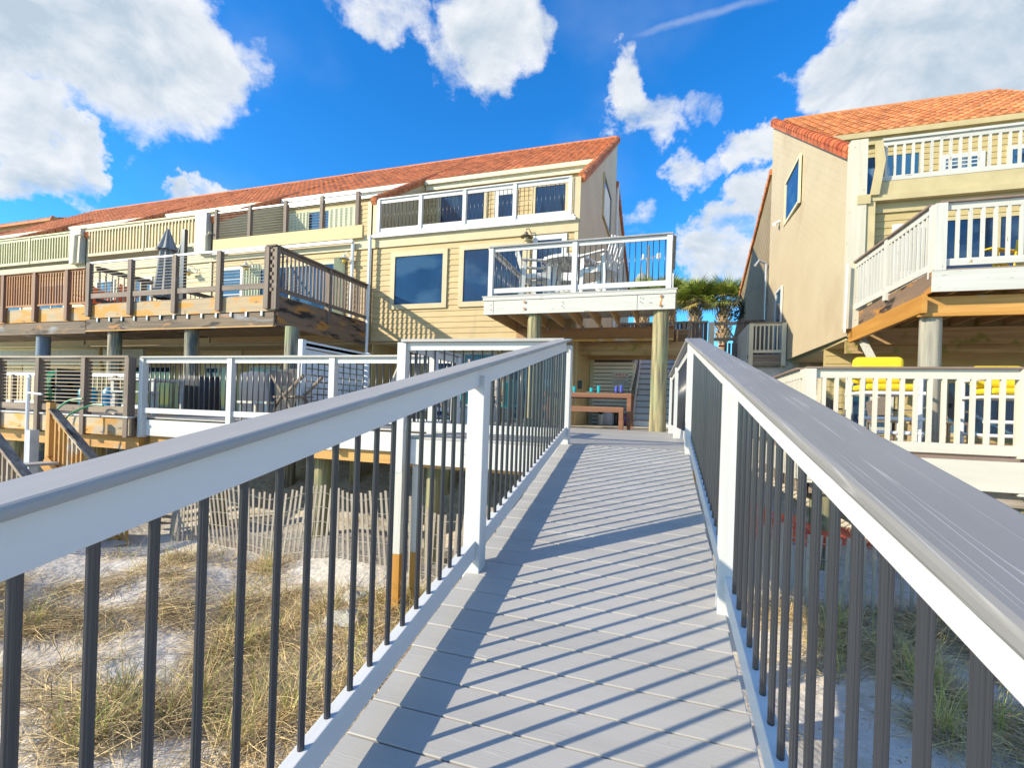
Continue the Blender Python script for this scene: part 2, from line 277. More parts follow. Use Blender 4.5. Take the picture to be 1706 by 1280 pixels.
def inst(name, me, parent, loc, rot=None, sc=None):     # one more piece sharing a mesh
    o = link(bpy.data.objects.new(name, me)); o.parent = parent; o.location = Vector(loc)-WL.get(parent, Vector((0, 0, 0)))
    if rot: o.rotation_euler = rot
    if sc: o.scale = sc
    WL[o] = Vector(loc); return o
def copy_tree(o, parent=None):
    c = o.copy(); link(c); c.parent = parent
    for ch in o.children: copy_tree(ch, c)
    return c
_mesh_cache = {}
def fluted(h, r, tilt=0.0):
    key = ('fl', round(h, 3), r)
    if key not in _mesh_cache:
        n = 40; mb = MB(); k = 0
        for z in (0, h):
            for j in range(n):
                t = 2*math.pi*j/n; rr = r*(1.0 if (j % 5) < 3 else .90); mb.v.append((rr*math.cos(t), rr*math.sin(t), z))
        for j in range(n): mb.f.append((j, (j+1) % n, n+(j+1) % n, n+j)); mb.mi.append(0)
        _mesh_cache[key] = mb.mesh('baluster', BLACK)
    return _mesh_cache[key]
def rodmesh(h, r, m):
    key = ('rod', round(h, 3), r, m.name)
    if key not in _mesh_cache: _mesh_cache[key] = MB().tube([(0, 0, 0), (0, 0, h)], r, 8).mesh('baluster', m, smooth=True)
    return _mesh_cache[key]
def sqmesh(h, w, m, d=None):
    d = d or w; key = ('sq', round(h, 3), w, d, m.name)
    if key not in _mesh_cache: _mesh_cache[key] = MB().box(-w/2, w/2, -d/2, d/2, 0, h).mesh('baluster', m)
    return _mesh_cache[key]
def railing(parent, p0, p1, posts, H=1.07, bal=('rod', .0095), spacing=.108, railm=None, capm=None, postm=None, cap=(.14, .028), rail=(.038, .089), bot=.07, both=.09, post=(.09, .09), post_lo=0.0, post_hi=None, balm=None, btop=True, bevel=0, name='railing', skip_end=False, baloff=0):
    """straight run between deck-level points p0 and p1; posts are distances along it"""
    p0 = Vector(p0); p1 = Vector(p1); L = (p1-p0).length; d = (p1-p0)/L; dh = Vector((d.x, d.y, 0)).normalized(); sd = dh.cross(Vector((0, 0, 1)))
    upn = sd.cross(d).normalized(); ax = 'x' if abs(dh.x) > .7 else 'y'
    railm = railm or white(ax); postm = postm or white('z'); capm = capm or composite(ax)
    mb = MB(); zc = H-cap[1]; up_ = upn
    if btop: mb.bar(p0+up_*(zc-rail[1]/2), p1+up_*(zc-rail[1]/2), rail[0], rail[1]-.004)
    lowm = MB().bar(p0+up_*(bot+both/2), p1+up_*(bot+both/2), rail[0], both)
    if btop: part = mb.build(name, railm, parent, bevel=bevel); lowm.build('bottom_rail', railm, part, bevel=bevel)
    else: part = lowm.build(name, railm, parent, bevel=bevel)
    if cap[0]: MB().bar(p0+up_*(H-cap[1]/2), p1+up_*(H-cap[1]/2), cap[0], cap[1]).build('cap_rail', capm, part, bevel=bevel*2.2)
    ph = (post_hi if post_hi is not None else zc-.004)
    key = ('post', post, post_lo, ph, postm.name, bevel)
    if key not in _mesh_cache: _mesh_cache[key] = MB().box(-post[0]/2, post[0]/2, -post[1]/2, post[1]/2, post_lo, ph).mesh('post', postm)
    rz = math.atan2(dh.y, dh.x)
    for t in posts:
        o = inst('post', _mesh_cache[key], part, p0+d*t, (0, 0, rz))
        if bevel: bv = o.modifiers.new('bevel', 'BEVEL'); bv.width = bevel; bv.segments = 2
    if bal[0] == 'cable':
        n, r_ = bal[1], bal[2]; z0 = bot+both+.06; z1 = zc-rail[1]*(1 if btop else 0)-.05
        for i in range(n):
            z = z0+(z1-z0)*i/(n-1); MB().tube([p0+up_*z, p1+up_*z], r_, 6).build('cable', balm or STEEL, part, smooth=True)
    elif bal[0]:
        bh = zc-(rail[1] if btop else 0)-bot-both+.004
        me = {'flute': lambda: fluted(bh, bal[1]), 'rod': lambda: rodmesh(bh, bal[1], balm or BLACK), 'sq': lambda: sqmesh(bh, bal[1], balm or white('z'), bal[2] if len(bal) > 2 else None)}[bal[0]]()
        tilt = None
        t = spacing*.5+baloff
        while t < L:
            if all(abs(t-q) > post[0]/2+.02 for q in posts):
                q = p0+d*t+up_*(bot+both-.002); vz = abs(d.z)
                inst('baluster', me, part, q, (0, 0, rz))
            t += spacing
    return part
def lap(mb, x0, x1, z0, z1, y, pitch=.155, ny=-1, mi=0, axis='x'):
    """lapped boards, a real saw-tooth; wall in plane y (axis x) or plane x (axis y)"""
    z = z0
    while z < z1-.01:
        zt = min(z+pitch, z1); a, b = y+ny*.020, y+ny*.004
        vs = [(x0, a, z), (x1, a, z), (x1, b, zt), (x0, b, zt), (x0, y, z), (x1, y, z)]
        if axis == 'y': vs = [(q[1], q[0], q[2]) for q in vs]
        mb.add(vs, [(0, 1, 2, 3), (4, 5, 1, 0)], mi); z = zt
    return mb
def window(parent, x0, x1, z0, z1, y, fm=None, gm=None, fw=.09, proud=.05, mull=(), hm=(), name='window', ny=-1):
    fm = fm or TANT; gm = gm or GLASS
    yo = y+ny*proud; yi = y+ny*.012; mb = MB(); ya, yb = sorted((yo, yi))
    mb.box(x0, x1, ya, yb, z1-fw, z1); mb.box(x0, x1, ya, yb, z0, z0+fw); mb.box(x0, x0+fw, ya, yb, z0+fw, z1-fw); mb.box(x1-fw, x1, ya, yb, z0+fw, z1-fw)
    for m in mull: mb.box(m-.03, m+.03, ya, yb, z0+fw, z1-fw)
    for h in hm: mb.box(x0+fw, x1-fw, ya+.008, yb, h-.015, h+.015)
    f = mb.build(name, fm, parent)
    yg = y+ny*.028
    MB().box(x0+fw-.01, x1-fw+.01, yg-.004, yg+.004, z0+fw-.01, z1-fw+.01).build('pane', gm, f)
    return f
def tiles(parent, x0, x1, y0, z0, y1, z1, m, tw=.26, tl=.36, amp=.045, name='roof'):
    """barrel tiles as real relief on the slope from (y0,z0) to (y1,z1)"""
    L = math.hypot(y1-y0, z1-z0); dy, dz = (y1-y0)/L, (z1-z0)/L; ny_, nz_ = -dz, dy
    nrow = max(1, round(L/tl)); tl = L/nrow; prof = [(0, 0), (.18, .62), (.36, .98), (.54, .80), (.70, .22), (.84, 0)]
    k0 = math.floor(x0/tw); k1 = math.ceil(x1/tw); mb = MB()
    for k in range(k0, k1):
        xs = [min(max((k+p[0])*tw, x0), x1) for p in prof]+[min(max((k+1)*tw, x0), x1)]
        hs = [p[1]*amp for p in prof]+[0]
        if xs[-1]-xs[0] < .02: continue
        for r in range(nrow):
            a0, a1 = r*tl, (r+1)*tl+.02; jit = random.uniform(-.004, .006)
            lo = .036+jit; hi = .006; vs = []
            for a, off in ((a0, lo), (a1, hi)):
                for x, h in zip(xs, hs): q = h+off; vs.append((x, y0+dy*a+ny_*q, z0+dz*a+nz_*q))
            for x, h in zip(xs, hs): vs.append((x, y0+dy*a0+ny_*(h*.55), z0+dz*a0+nz_*(h*.55)))
            n = 7; fs = [(i, i+1, n+i+1, n+i) for i in range(n-1)]+[(2*n+i, 2*n+i+1, i+1, i) for i in range(n-1)]
            mb.add(vs, fs)
    return mb.build(name, m, parent, fixn=False)
def rake(parent, x, y0, z0, y1, z1, m, r=.11, step=.34, name='rake_tiles'):
    mb = MB(); L = math.hypot(y1-y0, z1-z0); n = max(1, round(L/step)); dy, dz = (y1-y0)/L, (z1-z0)/L
    for i in range(n):
        a, b = L*i/n, L*(i+1)/n+.03
        mb.tube([(x, y0+dy*a, z0+dz*a), (x, y0+dy*b, z0+dz*b)], r, 10, rad=[r*1.08+random.uniform(0, .01), r*.9])
        mb.bar((x, y0+dy*a, z0+dz*a-.09), (x, y0+dy*b, z0+dz*b-.09), r*1.8, .12)
    return mb.build(name, m, parent, smooth=False)
def lamp(x, y, z, label, metal, glow, group='outdoor wall lamps'):
    t = thing('wall_lamp', (x, y, z), label, 'lamp', group)
    MB().lathe([(0, .14), (.03, .13), (.05, .10), (.06, .06), (.13, .03), (.16, 0), (.155, -.005), (.05, .03), (0, .04)], (x, y-.22, z)).build('lamp_shade', metal, t, smooth=True)
    MB().lathe([(.055, .0), (.06, -.05), (.05, -.10), (0, -.12)], (x, y-.22, z)).build('glass', glow, t, smooth=True)
    MB().tube([(x, y-.22, z+.13), (x, y-.22, z+.20), (x+.05, y-.16, z+.24), (x+.08, y-.06, z+.16), (x+.08, y-.01, z+.08)], .012, 8).tube([(x+.08, y-.03, z+.08), (x+.08, y+.0, z+.08)], .05, 12).build('bracket', metal, t, smooth=True)
    return t
AMBER = mat('amber_glass', (.75, .50, .05), (.65, .40, .03), .15)
LAMPW = mat('pale_grey_enamel', (.55, .56, .55), None, .3); LAMPB = mat('aged_bronze', (.18, .15, .10), None, .5, metal=.5)

# ------------------------------------------------------------------ the ground
ZL = -0.325       # level of the landing and the ground-floor decks
def gh(x, y):
    """sand height"""
    b = -2.27+.10*np.sin(x*.9+1.3*np.cos(y*.7))*np.cos(y*.8+.4)+.05*np.sin(x*2.3+y*1.9)+.02*np.sin(x*5.1-y*4.3)
    t = np.clip((y-7.0)/5.0, 0, 1); t = t*t*(3-2*t); b = b*(1-t)+(-.72)*t
    u = np.clip((y-17.45)/.12, 0, 1); b = b*(1-u)+1.9*u
    far = np.clip((-y-4)/30.0, 0, 1); b = b-far*1.2
    return b
xs = np.concatenate([np.linspace(-160, -14, 30)[:-1], np.linspace(-14, 8, 150), np.linspace(8, 160, 30)[1:]])
ys = np.concatenate([np.linspace(-160, -4, 20)[:-1], np.linspace(-4, 17.3, 150), np.array([17.44, 17.5, 17.58, 19, 24, 40, 80, 200, 600])])
gx, gy = np.meshgrid(xs, ys); gz = gh(gx, gy)
nx, ny = len(xs), len(ys)
me = bpy.data.meshes.new('ground'); vv = np.stack([gx, gy, gz], -1).reshape(-1, 3)
ff = [(j*nx+i, j*nx+i+1, (j+1)*nx+i+1, (j+1)*nx+i) for j in range(ny-1) for i in range(nx-1)]
me.from_pydata(vv.tolist(), [], ff); me.materials.append(SAND); me.polygons.foreach_set('use_smooth', [True]*len(me.polygons)); me.update()
struct(link(bpy.data.objects.new('ground', me)))

# ------------------------------------------------------------------ the ramp
TA = R(11.4); HC = 1.26
dd = Vector((-.028, math.cos(TA), math.sin(TA))).normalized(); nn = Vector((0, -math.sin(TA), math.cos(TA)))
def rp(s, x, n): return Vector((x-.028*s, s*math.cos(TA)-(n-HC)*math.sin(TA), s*math.sin(TA)+(n-HC)*math.cos(TA)))
ramp = thing('boardwalk_ramp', rp(0, -.28, 0), 'grey plank ramp with white and dark-tube railings climbing to the landing deck', 'ramp')
mb = MB(); s = -2.2; i = 0
while s < 4.60:
    w = .1368; j = random.uniform(-.004, .004); dz = random.uniform(-.0008, .0008)
    a, b, c, d_ = rp(s, -.898+j, -.025+dz), rp(s, .312+j, -.025+dz), rp(s+w, .312+j, -.025+dz), rp(s+w, -.898+j, -.025+dz)
    e = 0.003; top = [rp(s+e, -.898+j+e, dz), rp(s+e, .312+j-e, dz), rp(s+w-e, .312+j-e, dz), rp(s+w-e, -.898+j+e, dz)]
    mid = [rp(s, -.898+j, -.003+dz), rp(s, .312+j, -.003+dz), rp(s+w, .312+j, -.003+dz), rp(s+w, -.898+j, -.005+dz)]
    mb.add([a, b, c, d_]+mid+top, [(3, 2, 1, 0)]+[(q, (q+1) % 4, 4+(q+1) % 4, 4+q) for q in range(4)]+[(4+q, 4+(q+1) % 4, 8+(q+1) % 4, 8+q) for q in range(4)]+[(8, 9, 10, 11)])
    s += .1417; i += 1
mb.build('decking', composite('x'), ramp)
mb = MB()
for x in (-.80, -.28, .22): mb.bar(rp(-2.2, x, -.12), rp(4.58, x, -.12), .04, .18)
mb.build('joists', owood('y'), ramp)
mb = MB()
for s_ in (-1.6, .9, 3.1):
    for x in (-.80, .22): p = rp(s_, x, -.03); mb.box(p.x-.07, p.x+.07, p.y-.07, p.y+.07, -3.0, p.z-.06)
mb.build('support_posts', owood('z'), ramp)
WR = mat('white_paint_ramp', (.66, .655, .65), (.62, .615, .61), .4, 5, ST['y'], .18, spots=((.55, .53, .50), 11, .72, .77))
WRZ = mat('white_paint_ramp_posts', (.60, .60, .60), (.55, .55, .54), .4, 5, ST['z'], .22, spots=((.50, .47, .42), 10, .70, .76))
def ramp_rail(x0, sp, s1, capx, name):
    p = MB().bar(rp(-2.2, x0, .115), rp(s1, x0, .115), .042, .09, nn).bar(rp(-2.2, x0, .969), rp(s1, x0, .969), .042, .088, nn).build('railing', WR, ramp, bevel=.003)
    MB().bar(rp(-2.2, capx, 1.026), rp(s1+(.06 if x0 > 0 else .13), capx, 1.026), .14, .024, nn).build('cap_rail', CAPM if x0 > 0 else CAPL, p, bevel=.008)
    for q in sp:
        a = rp(q, x0, -.16); a2 = rp(q, x0, 0); b = rp(q, x0, 1.012)
        m_ = MB().bar((a2.x, a2.y, a.z), (a2.x, a2.y, b.z-.004), .09, .09, (0, 1, 0)).build('post', WRZ, p, bevel=.004)
    me = fluted(.795, .0093); q = -1.9
    qs = []
    q = .843-.1078*24
    while q < s1-.07:
        if all(abs(q-k) > .075 for k in sp):
            o = inst('baluster', me, p, rp(q+(.026*max(0, min(1.2, (.63-q)/.43)) if x0 < 0 else 0), x0, .157)); o.rotation_euler = (0, 0, random.uniform(0, .3))
        q += .1078
    return p
ramp_rail(-.870, (-.3, 2.10, 4.70), 4.74, -.885, 'left'); ramp_rail(.325, (-.3, 2.06, 4.55), 4.57, .318, 'right')

# ------------------------------------------------------------------ landing / patio deck of the centre house
pd = thing('patio_deck', (-4.5, 8, ZL), 'grey ground-level deck joined to the ramp top, with white and black rod railings', 'deck')
def boards(mb, x0, x1, y0, y1, z, w=.14, gap=.005, along='x', th=.028, joints=True):
    k = y0 if along == 'x' else x0; e = y1 if along == 'x' else x1
    while k < e-.02:
        k2 = min(k+w-gap, e); j = random.uniform(-.001, .001)
        if along == 'x': mb.box(x0, x1, k, k2, z-th, z+j)
        else: mb.box(k, k2, y0, y1, z-th, z+j)
        k += w
mb = MB(); boards(mb, -2.86, .235, 4.79, 10.05, ZL); boards(mb, -8.86, -2.865, 6.17, 13.4, ZL); mb.build('decking', composite('x'), pd)
WFL = mat('worn_pale_floor_boards', (.58, .53, .44), (.46, .42, .35), .85, 5, ST['x'], .4, island=.08)
mb = MB(); boards(mb, -2.86, .25, 10.055, 13.75, ZL-.01); boards(mb, -2.86, -.93, 13.755, 15.2, ZL-.01); mb.build('old_floor_boards', WFL, pd)
wf = white('x'); wy = white('y')
MB().box(-2.88, -1.00, 4.745, 4.785, ZL-.305, ZL-.03).box(-8.88, -2.90, 6.12, 6.16, ZL-.33, ZL-.05).build('fascia', wf, pd)
MB().box(-2.90, -2.862, 4.75, 6.16, ZL-.305, ZL-.03).build('side_fascia', wy, pd)
MB().box(-2.85, .26, 4.80, 4.90, ZL-.345, ZL-.035).box(-8.80, -2.9, 6.20, 6.30, ZL-.52, ZL-.06).box(-8.80, -2.9, 6.9, 7.0, ZL-.5, ZL-.06).build('beam', ywood('x'), pd)
mb = MB()
for i in range(16): x = -8.7+i*.4; mb.box(x, x+.04, 6.3, 13.3, ZL-.25, ZL-.032)
for i in range(8): x = -2.75+i*.4; mb.box(x, x+.04, 4.92, 13.3, ZL-.25, ZL-.032)
mb.build('joists', beamwood('y'), pd)
for (x, y) in ((-7.6, 6.6), (-5.4, 6.6), (-3.35, 6.6), (-6.5, 9.0), (-4.3, 9.0), (-1.5, 6.6), (0.1, 7.2), (-2.0, 9.2)):
    MB().tube([(x, y, -2.6), (x+.02, y, ZL-.25)], .13, 14).build('support_pole', POLE, pd, smooth=True)
for x in (-2.80, -2.66):
    y = 4.70 if x < -2.7 else 4.84
    MB().box(x-.045, x+.045, y-.045, y+.045, -1.62, ZL-.31).build('white_support_post', oldwhite('z'), pd)
    MB().box(x-.044, x+.044, y-.044, y+.044, -2.6, -1.622).build('bare_support_post', owood('z'), pd)
# railings
railing(pd, (-2.81, 4.70, ZL), (-1.02, 4.80, ZL), [.0], H=1.065, post=(.10, .10), post_lo=-.40, name='front_railing')
railing(pd, (-2.81, 4.80, ZL), (-2.81, 6.12, ZL), [.62], H=1.065, name='return_railing')
railing(pd, (-8.86, 6.10, ZL), (-2.76, 6.10, ZL), [.0, 2.02, 4.02, 6.05], H=1.065, post=(.10, .10), post_lo=-.36, name='middle_railing', spacing=.115)
railing(pd, (.205, 4.93, ZL), (.05, 9.35, ZL), [.02, 2.45, 4.35], H=1.065, post=(.095, .095), post_lo=-.03, name='right_railing', capm=CAPM, spacing=.106)
MB().box(.262, .30, 4.8, 9.6, ZL-.3, ZL-.03).build('right_fascia', wy, pd)

# ------------------------------------------------------------------ left neighbour's ground deck
nd = thing('weathered_deck', (-12, 7, ZL), 'weathered grey wooden ground deck at left with horizontal cable railing', 'deck')
mb = MB(); boards(mb, -22, -8.93, 5.98, 13.4, ZL, along='x'); mb.build('decking', wwood('x'), nd)
mb = MB()
for a, b in ((-22, -17.2), (-17.19, -12.6), (-12.59, -10.35), (-10.34, -9.55), (-9.54, -8.93)): mb.box(a, b, 5.93, 5.97, ZL-.34, ZL-.03)
mb.build('fascia', mat('patchy_fascia_boards', (.46, .35, .20), (.34, .29, .23), .7, 5.0, ST['x'], .35, island=.25, spots=[((.50, .25, .05), 1.6, .50, .58, (1, 1, 2)), ((.08, .055, .04), 4, .66, .71, (1, 1, 3))]), nd)
MB().box(-22, -8.93, 6.10, 6.20, ZL-.60, ZL-.36).build('beam', ywood('x'), nd)
MB().box(-22, -8.93, 5.90, 5.975, ZL-.028, ZL+.0).build('edge_board', mat('silvery_edge_board', (.55, .55, .56), None, .5, 4), nd)
for x in (-11.0, -9.4, -13.5): MB().tube([(x, 6.7, -2.6), (x, 6.7, ZL-.35)], .14, 14).build('support_pole', POLE, nd, smooth=True)
MB().box(-11.35, -11.2, 5.72, 5.86, -2.6, ZL-.33).build('pale_blue_post', mat('pale_blue_grey_post', (.50, .56, .64), (.40, .46, .54), .6, 6), nd)
railing(nd, (-15.2, 5.88, ZL), (-8.98, 5.98, ZL), [.1, 1.5, 2.65, 3.83, 5.08, 6.18], H=1.065, bal=('cable', 11, .006), railm=wwood('x'), capm=wwood('x'), postm=brown('z'), post=(.10, .13), post_lo=-.37, balm=mat('tan_rail_rod', (.60, .46, .27), None, .5), cap=(.14, .035), rail=(.038, .06), bot=.05, both=.12)
railing(nd, (-21, 8.3, ZL), (-11.9, 8.3, ZL), [0, 2, 4, 6, 8], H=.92, bal=('sq', .028), spacing=.165, railm=PVC, capm=PVC, postm=brown('z'), cap=(.06, .05), balm=mat('pale_tan_baluster', (.55, .45, .33), None, .6), name='far_railing', rail=(.038, .04))
# wooden steps down to the sand, running to the right
st = thing('beach_stairs', (-9.6, 5.0, -1.0), 'wooden beach stairs with pine balusters going down from the weathered left deck', 'stairs')
def srail(y, x0, z0, x1, z1, m, capm, balm, post=True):
    p = MB().bar((x0, y, z0-.06), (x1, y, z1-.06), .038, .09).bar((x0, y, z0-.85), (x1, y, z1-.85), .038, .09).build('stair_railing', m, st)
    MB().bar((x0, y, z0), (x1, y, z1), .13, .035).build('handrail', capm, p)
    n = int(abs(x1-x0)/.115)
    for i in range(n):
        x = x0+.1+(x1-x0-.1)*i/n; z = z0+(z1-z0)*(x-x0)/(x1-x0)
        inst('baluster', sqmesh(.74, .035, balm), p, (x, y, z-.83))
    if post: MB().box(x0-.10, x0, y-.045, y+.045, z0-1.35, z0+.12).build('post', balm, p)
srail(5.4, -9.98, -.24, -8.0, -1.68, ywood('x'), wwood('x'), ywood('z'))
srail(4.45, -10.2, -.12, -7.9, -1.80, wwood('x'), wwood('x'), wwood('z'))
mb = MB()
for i in range(7):
    x = -10.0+i*.28; z = -1.12-.19*i
    if z > -2.3: mb.box(x, x+.29, 4.5, 5.36, z-.04, z)
mb.build('treads', composite('y'), st)
MB().bar((-10.1, 5.37, -1.12), (-8.3, 5.37, -2.35), .04, .25).bar((-10.1, 4.49, -1.12), (-8.3, 4.49, -2.35), .04, .25).build('stringers', owood('x'), st)

# ------------------------------------------------------------------ elevated decks
DZ = 2.45
cd = thing('balcony_deck', (-1.9, 11, DZ), 'white elevated deck on round poles carrying the white table and chairs', 'deck')
mb = MB(); boards(mb, -3.92, .09, 9.70, 12.17, DZ); mb.build('decking', composite('x'), cd)
CW = oldwhite('x')
fa = MB().box(-3.88, .055, 9.72, 9.76, DZ-.40, DZ-.105).box(-3.90, .07, 9.705, 9.745, DZ-.10, DZ-.03).build('fascia', CW, cd)
MB().box(-3.895, -3.857, 9.765, 12.17, DZ-.37, DZ-.03).box(.03, .068, 9.765, 12.17, DZ-.37, DZ-.03).build('side_board', beamwood('y'), cd)
mb = MB()
for (x, z) in ((-2.95, DZ-.16), (-2.95, DZ-.30), (-.20, DZ-.15), (-.21, DZ-.33)): mb.tube([(x, 9.70, z), (x, 9.74, z)], .028, 10)
mb.build('bolt', mat('rusty_bolt', (.42, .14, .02), (.30, .25, .2), .6, 20, metal=.3), fa, smooth=True)
MB().prism([(-.225, DZ-.33), (-.185, DZ-.33), (-.20, DZ-.26), (-.175, DZ-.20), (-.19, DZ-.15), (-.215, DZ-.15), (-.205, DZ-.22), (-.23, DZ-.27)], 'y', 9.716, 9.7195).build('rust_streak', mat('rust_streak', (.62, .33, .04), (.50, .22, .02), .8, 30), fa)
MB().box(-.655, -.65, 9.716, 9.7195, DZ-.39, DZ-.11).box(-3.66, -3.655, 9.716, 9.7195, DZ-.39, DZ-.11).build('board_joint', mat('dark_joint', (.12, .11, .10), None, .9), fa)
for (x, z) in ((-2.15, -.19), (-2.13, -.23), (-2.16, -.28), (-2.12, -.31), (-.60, -.17), (-.55, -.19), (-.60, -.25), (-.56, -.28), (-3.72, -.20), (-3.72, -.30)): MB().box(x, x+.022, 9.716, 9.7195, DZ+z, DZ+z+.013).build('nail_mark', mat('dark_joint', (.1, .1, .1)), fa)
mb = MB()
for i in range(8): x = -3.55+i*.46; mb.box(x, x+.04, 9.78, 12.15, DZ-.30, DZ-.032)
mb.build('joists', mat('brown_joists', (.64, .43, .22), (.48, .31, .15), .8, 5, ST['y'], .3), cd)
mb = MB(); x = -3.85
while x < .02: mb.box(x, x+.035, 9.77, 12.16, DZ-.062, DZ-.045); x += .06
mb.box(-3.85, .03, 9.77, 12.16, DZ-.044, DZ-.036)
mb.build('soffit_panels', mat('white_soffit', (.62, .62, .58), None, .6), cd)
MB().box(-3.88, .06, 12.10, 12.16, DZ-.62, DZ-.31).build('ledger', mat('reddish_ledger', (.42, .24, .12), (.30, .16, .08), .8, 5, ST['x'], .3), cd)
MB().box(-3.88, .06, 12.03, 12.095, DZ-.66, DZ-.60).build('ledger_strip', ywood('x'), cd)
for i in range(8): x = -3.55+i*.46; MB().box(x+.05, x+.09, 12.04, 12.095, DZ-.36, DZ-.27).build('joist_hanger', METALG, cd)
def pole(parent, x, y, z0, z1, r, m, lean=0.0):
    n = 8; pts = [(x+lean*(1-i/n)+random.uniform(-.006, .006), y, z0+(z1-z0)*i/n) for i in range(n+1)]
    return MB().tube(pts, r, 20, rad=[r*(1.06-.08*i/n+random.uniform(-.008, .008)) for i in range(n+1)]).build('pole', m, parent, smooth=True)
pole(cd, -.20, 9.93, -2.6, DZ-.38, .158, POLE, -.0); pole(cd, -2.78, 9.93, -2.6, DZ-.38, .15, POLE)
pole(cd, -2.72, 12.1, -2.2, DZ-.65, .13, POLE)
railing(cd, (-3.80, 9.79, DZ), (-.02, 9.79, DZ), [.045, 1.87, 3.72], H=1.08, post=(.10, .10), name='front_railing', spacing=.112, bal=('rod', .009), capm=mat('thin_grey_cap', (.33, .32, .32), None, .5), both=.10)
railing(cd, (-3.80, 9.86, DZ), (-3.80, 12.15, DZ), [2.24], H=1.08, name='side_railing', spacing=.112, bal=('rod', .009))
railing(cd, (-.03, 9.86, DZ), (-.03, 12.15, DZ), [2.24], H=1.08, name='far_side_railing', spacing=.112, bal=('rod', .009))
# beams and framing under the house behind it
uf = thing('beam_frame', (-1.5, 13, 1.5), 'mossy brown beams and joists under the centre house above the stairs', 'beams')
MB().box(-2.55, .35, 12.75, 12.87, 1.53, 1.86).build('mossy_beam', beamwood('x'), uf)
MB().box(-2.3, .3, 14.1, 14.2, 1.56, 1.85).build('back_beam', beamwood('x'), uf)
mb = MB()
for i in range(7): x = -2.4+i*.42; mb.box(x, x+.04, 12.2, 14.25, 1.87, 2.05)
mb.build('joists', mat('brown_joists'  , (.4, .26, .13)), uf)
MB().box(-2.4, .4, 12.2, 14.25, 2.052, 2.08).build('floor_panel', wwood('x'), uf)

# left unit's wooden deck (cable front, picket side)
ld = thing('wooden_deck', (-11.5, 10.5, DZ), 'brown wooden elevated deck with cable front railing, carrying the folded umbrella', 'deck')
mb = MB(); boards(mb, -14.62, -8.5, 8.66, 12.17, DZ); mb.build('decking', wwood('x'), ld)
FAS = mat('orange_stained_fascia', (.46, .32, .16), (.33, .26, .18), .7, 5.0, ST['x'], .35, spots=[((.52, .24, .035), 1.7, .49, .57, (1, 1, 2.5)), ((.10, .07, .05), 3, .64, .70, (1, 1, 3))])
BEAMG = mat('blackened_beam', (.22, .155, .10), (.11, .085, .065), .8, 6, ST['x'], .4, spots=[((.27, .28, .31), 1.3, .60, .70, (.8, 1, 3)), ((.03, .025, .022), 1.6, .58, .66, (.8, 1, 3)), ((.36, .18, .06), 2.2, .62, .70, (1, 1, 3))])
SFAS = mat('charred_side_board', (.24, .15, .09), (.14, .10, .075), .8, 2.2, ST['y'], .4, spots=[((.42, .19, .04), 2.4, .54, .62, (1, .6, 2)), ((.025, .02, .018), 2.0, .56, .64, (1, .6, 2.5))])
MB().box(-14.64, -8.50, 8.64, 8.68, DZ-.38, DZ-.03).build('fascia', FAS, ld)
MB().box(-14.64, -8.46, 8.58, 8.63, DZ-.72, DZ-.42).box(-14.64, -8.46, 8.95, 9.0, DZ-.72, DZ-.42).build('beam', BEAMG, ld)
MB().box(-14.64, -8.46, 8.56, 8.64, DZ-.745, DZ-.722).build('beam_edge', ywood('x'), ld)
MB().box(-8.50, -8.46, 8.68, 12.15, DZ-.36, DZ-.03).box(-8.49, -8.45, 8.68, 12.15, DZ-.70, DZ-.365).build('side_boards', SFAS, ld)
MB().box(-14.6, -8.52, 8.70, 8.72, DZ-.05, DZ-.035).build('edge_strip', mat('silvery_edge_board', (.5, .5, .5)), ld)
mb = MB()
for i in range(15): x = -14.4+i*.41; mb.box(x, x+.04, 8.72, 12.15, DZ-.30, DZ-.032)
mb.box(-14.6, -8.52, 8.75, 12.15, DZ-.345, DZ-.31)
mb.build('joists', mat('brown_underside', (.40, .29, .18), (.26, .19, .12), .8, 4, ST['y'], .3), ld)
mb = MB()
for i in range(13): x = -14.2+i*.45; mb.box(x, x+.05, 8.545, 8.565, DZ-.50, DZ-.40)
mb.build('strap_bolts', METALG, ld)
for x in (-13.88, -11.17, -8.13): pole(ld, x, 8.80, -2.5, DZ-.73, .155, POLEG)
railing(ld, (-14.60, 8.60, DZ), (-8.58, 8.60, DZ), [.0, 1.55, 3.08, 4.50, 5.92], H=1.08, btop=False, bal=('cable', 10, .006), railm=brown('x'), capm=PVC, postm=brown('z'), post=(.13, .10), post_lo=-.34, post_hi=1.06, cap=(.045, .045), rail=(.038, .05), bot=.12, both=.13, name='cable_railing')
p = railing(ld, (-8.47, 8.62, DZ), (-8.47, 12.10, DZ), [.0, 1.75, 3.42], H=1.08, bal=('sq', .035), spacing=.125, railm=brown('y'), capm=brown('y'), postm=brown('z'), post=(.10, .13), post_lo=-.36, balm=mat('pinkish_brown_baluster', (.26, .19, .15), (.17, .12, .10), .7, 6, ST['z']), cap=(.15, .04), name='side_railing')
mb = MB()
for i in range(6): z = DZ+.05+i*.175; mb.box(-8.60, -8.48, 8.57, 8.64, z, z+.075)
mb.box(-8.70, -8.42, 8.54, 8.68, DZ+1.05, DZ+1.085)
mb.build('corner_blocking', brown('x'), p)
railing(ld, (-14.5, 8.70, DZ), (-14.5, 12.10, DZ), [1.2, 2.4], H=1.0, bal=('sq', .035), spacing=.15, railm=brown('y'), capm=brown('y'), postm=brown('z'), balm=mat('pale_tan_baluster', (.5, .4, .3)), name='far_railing')
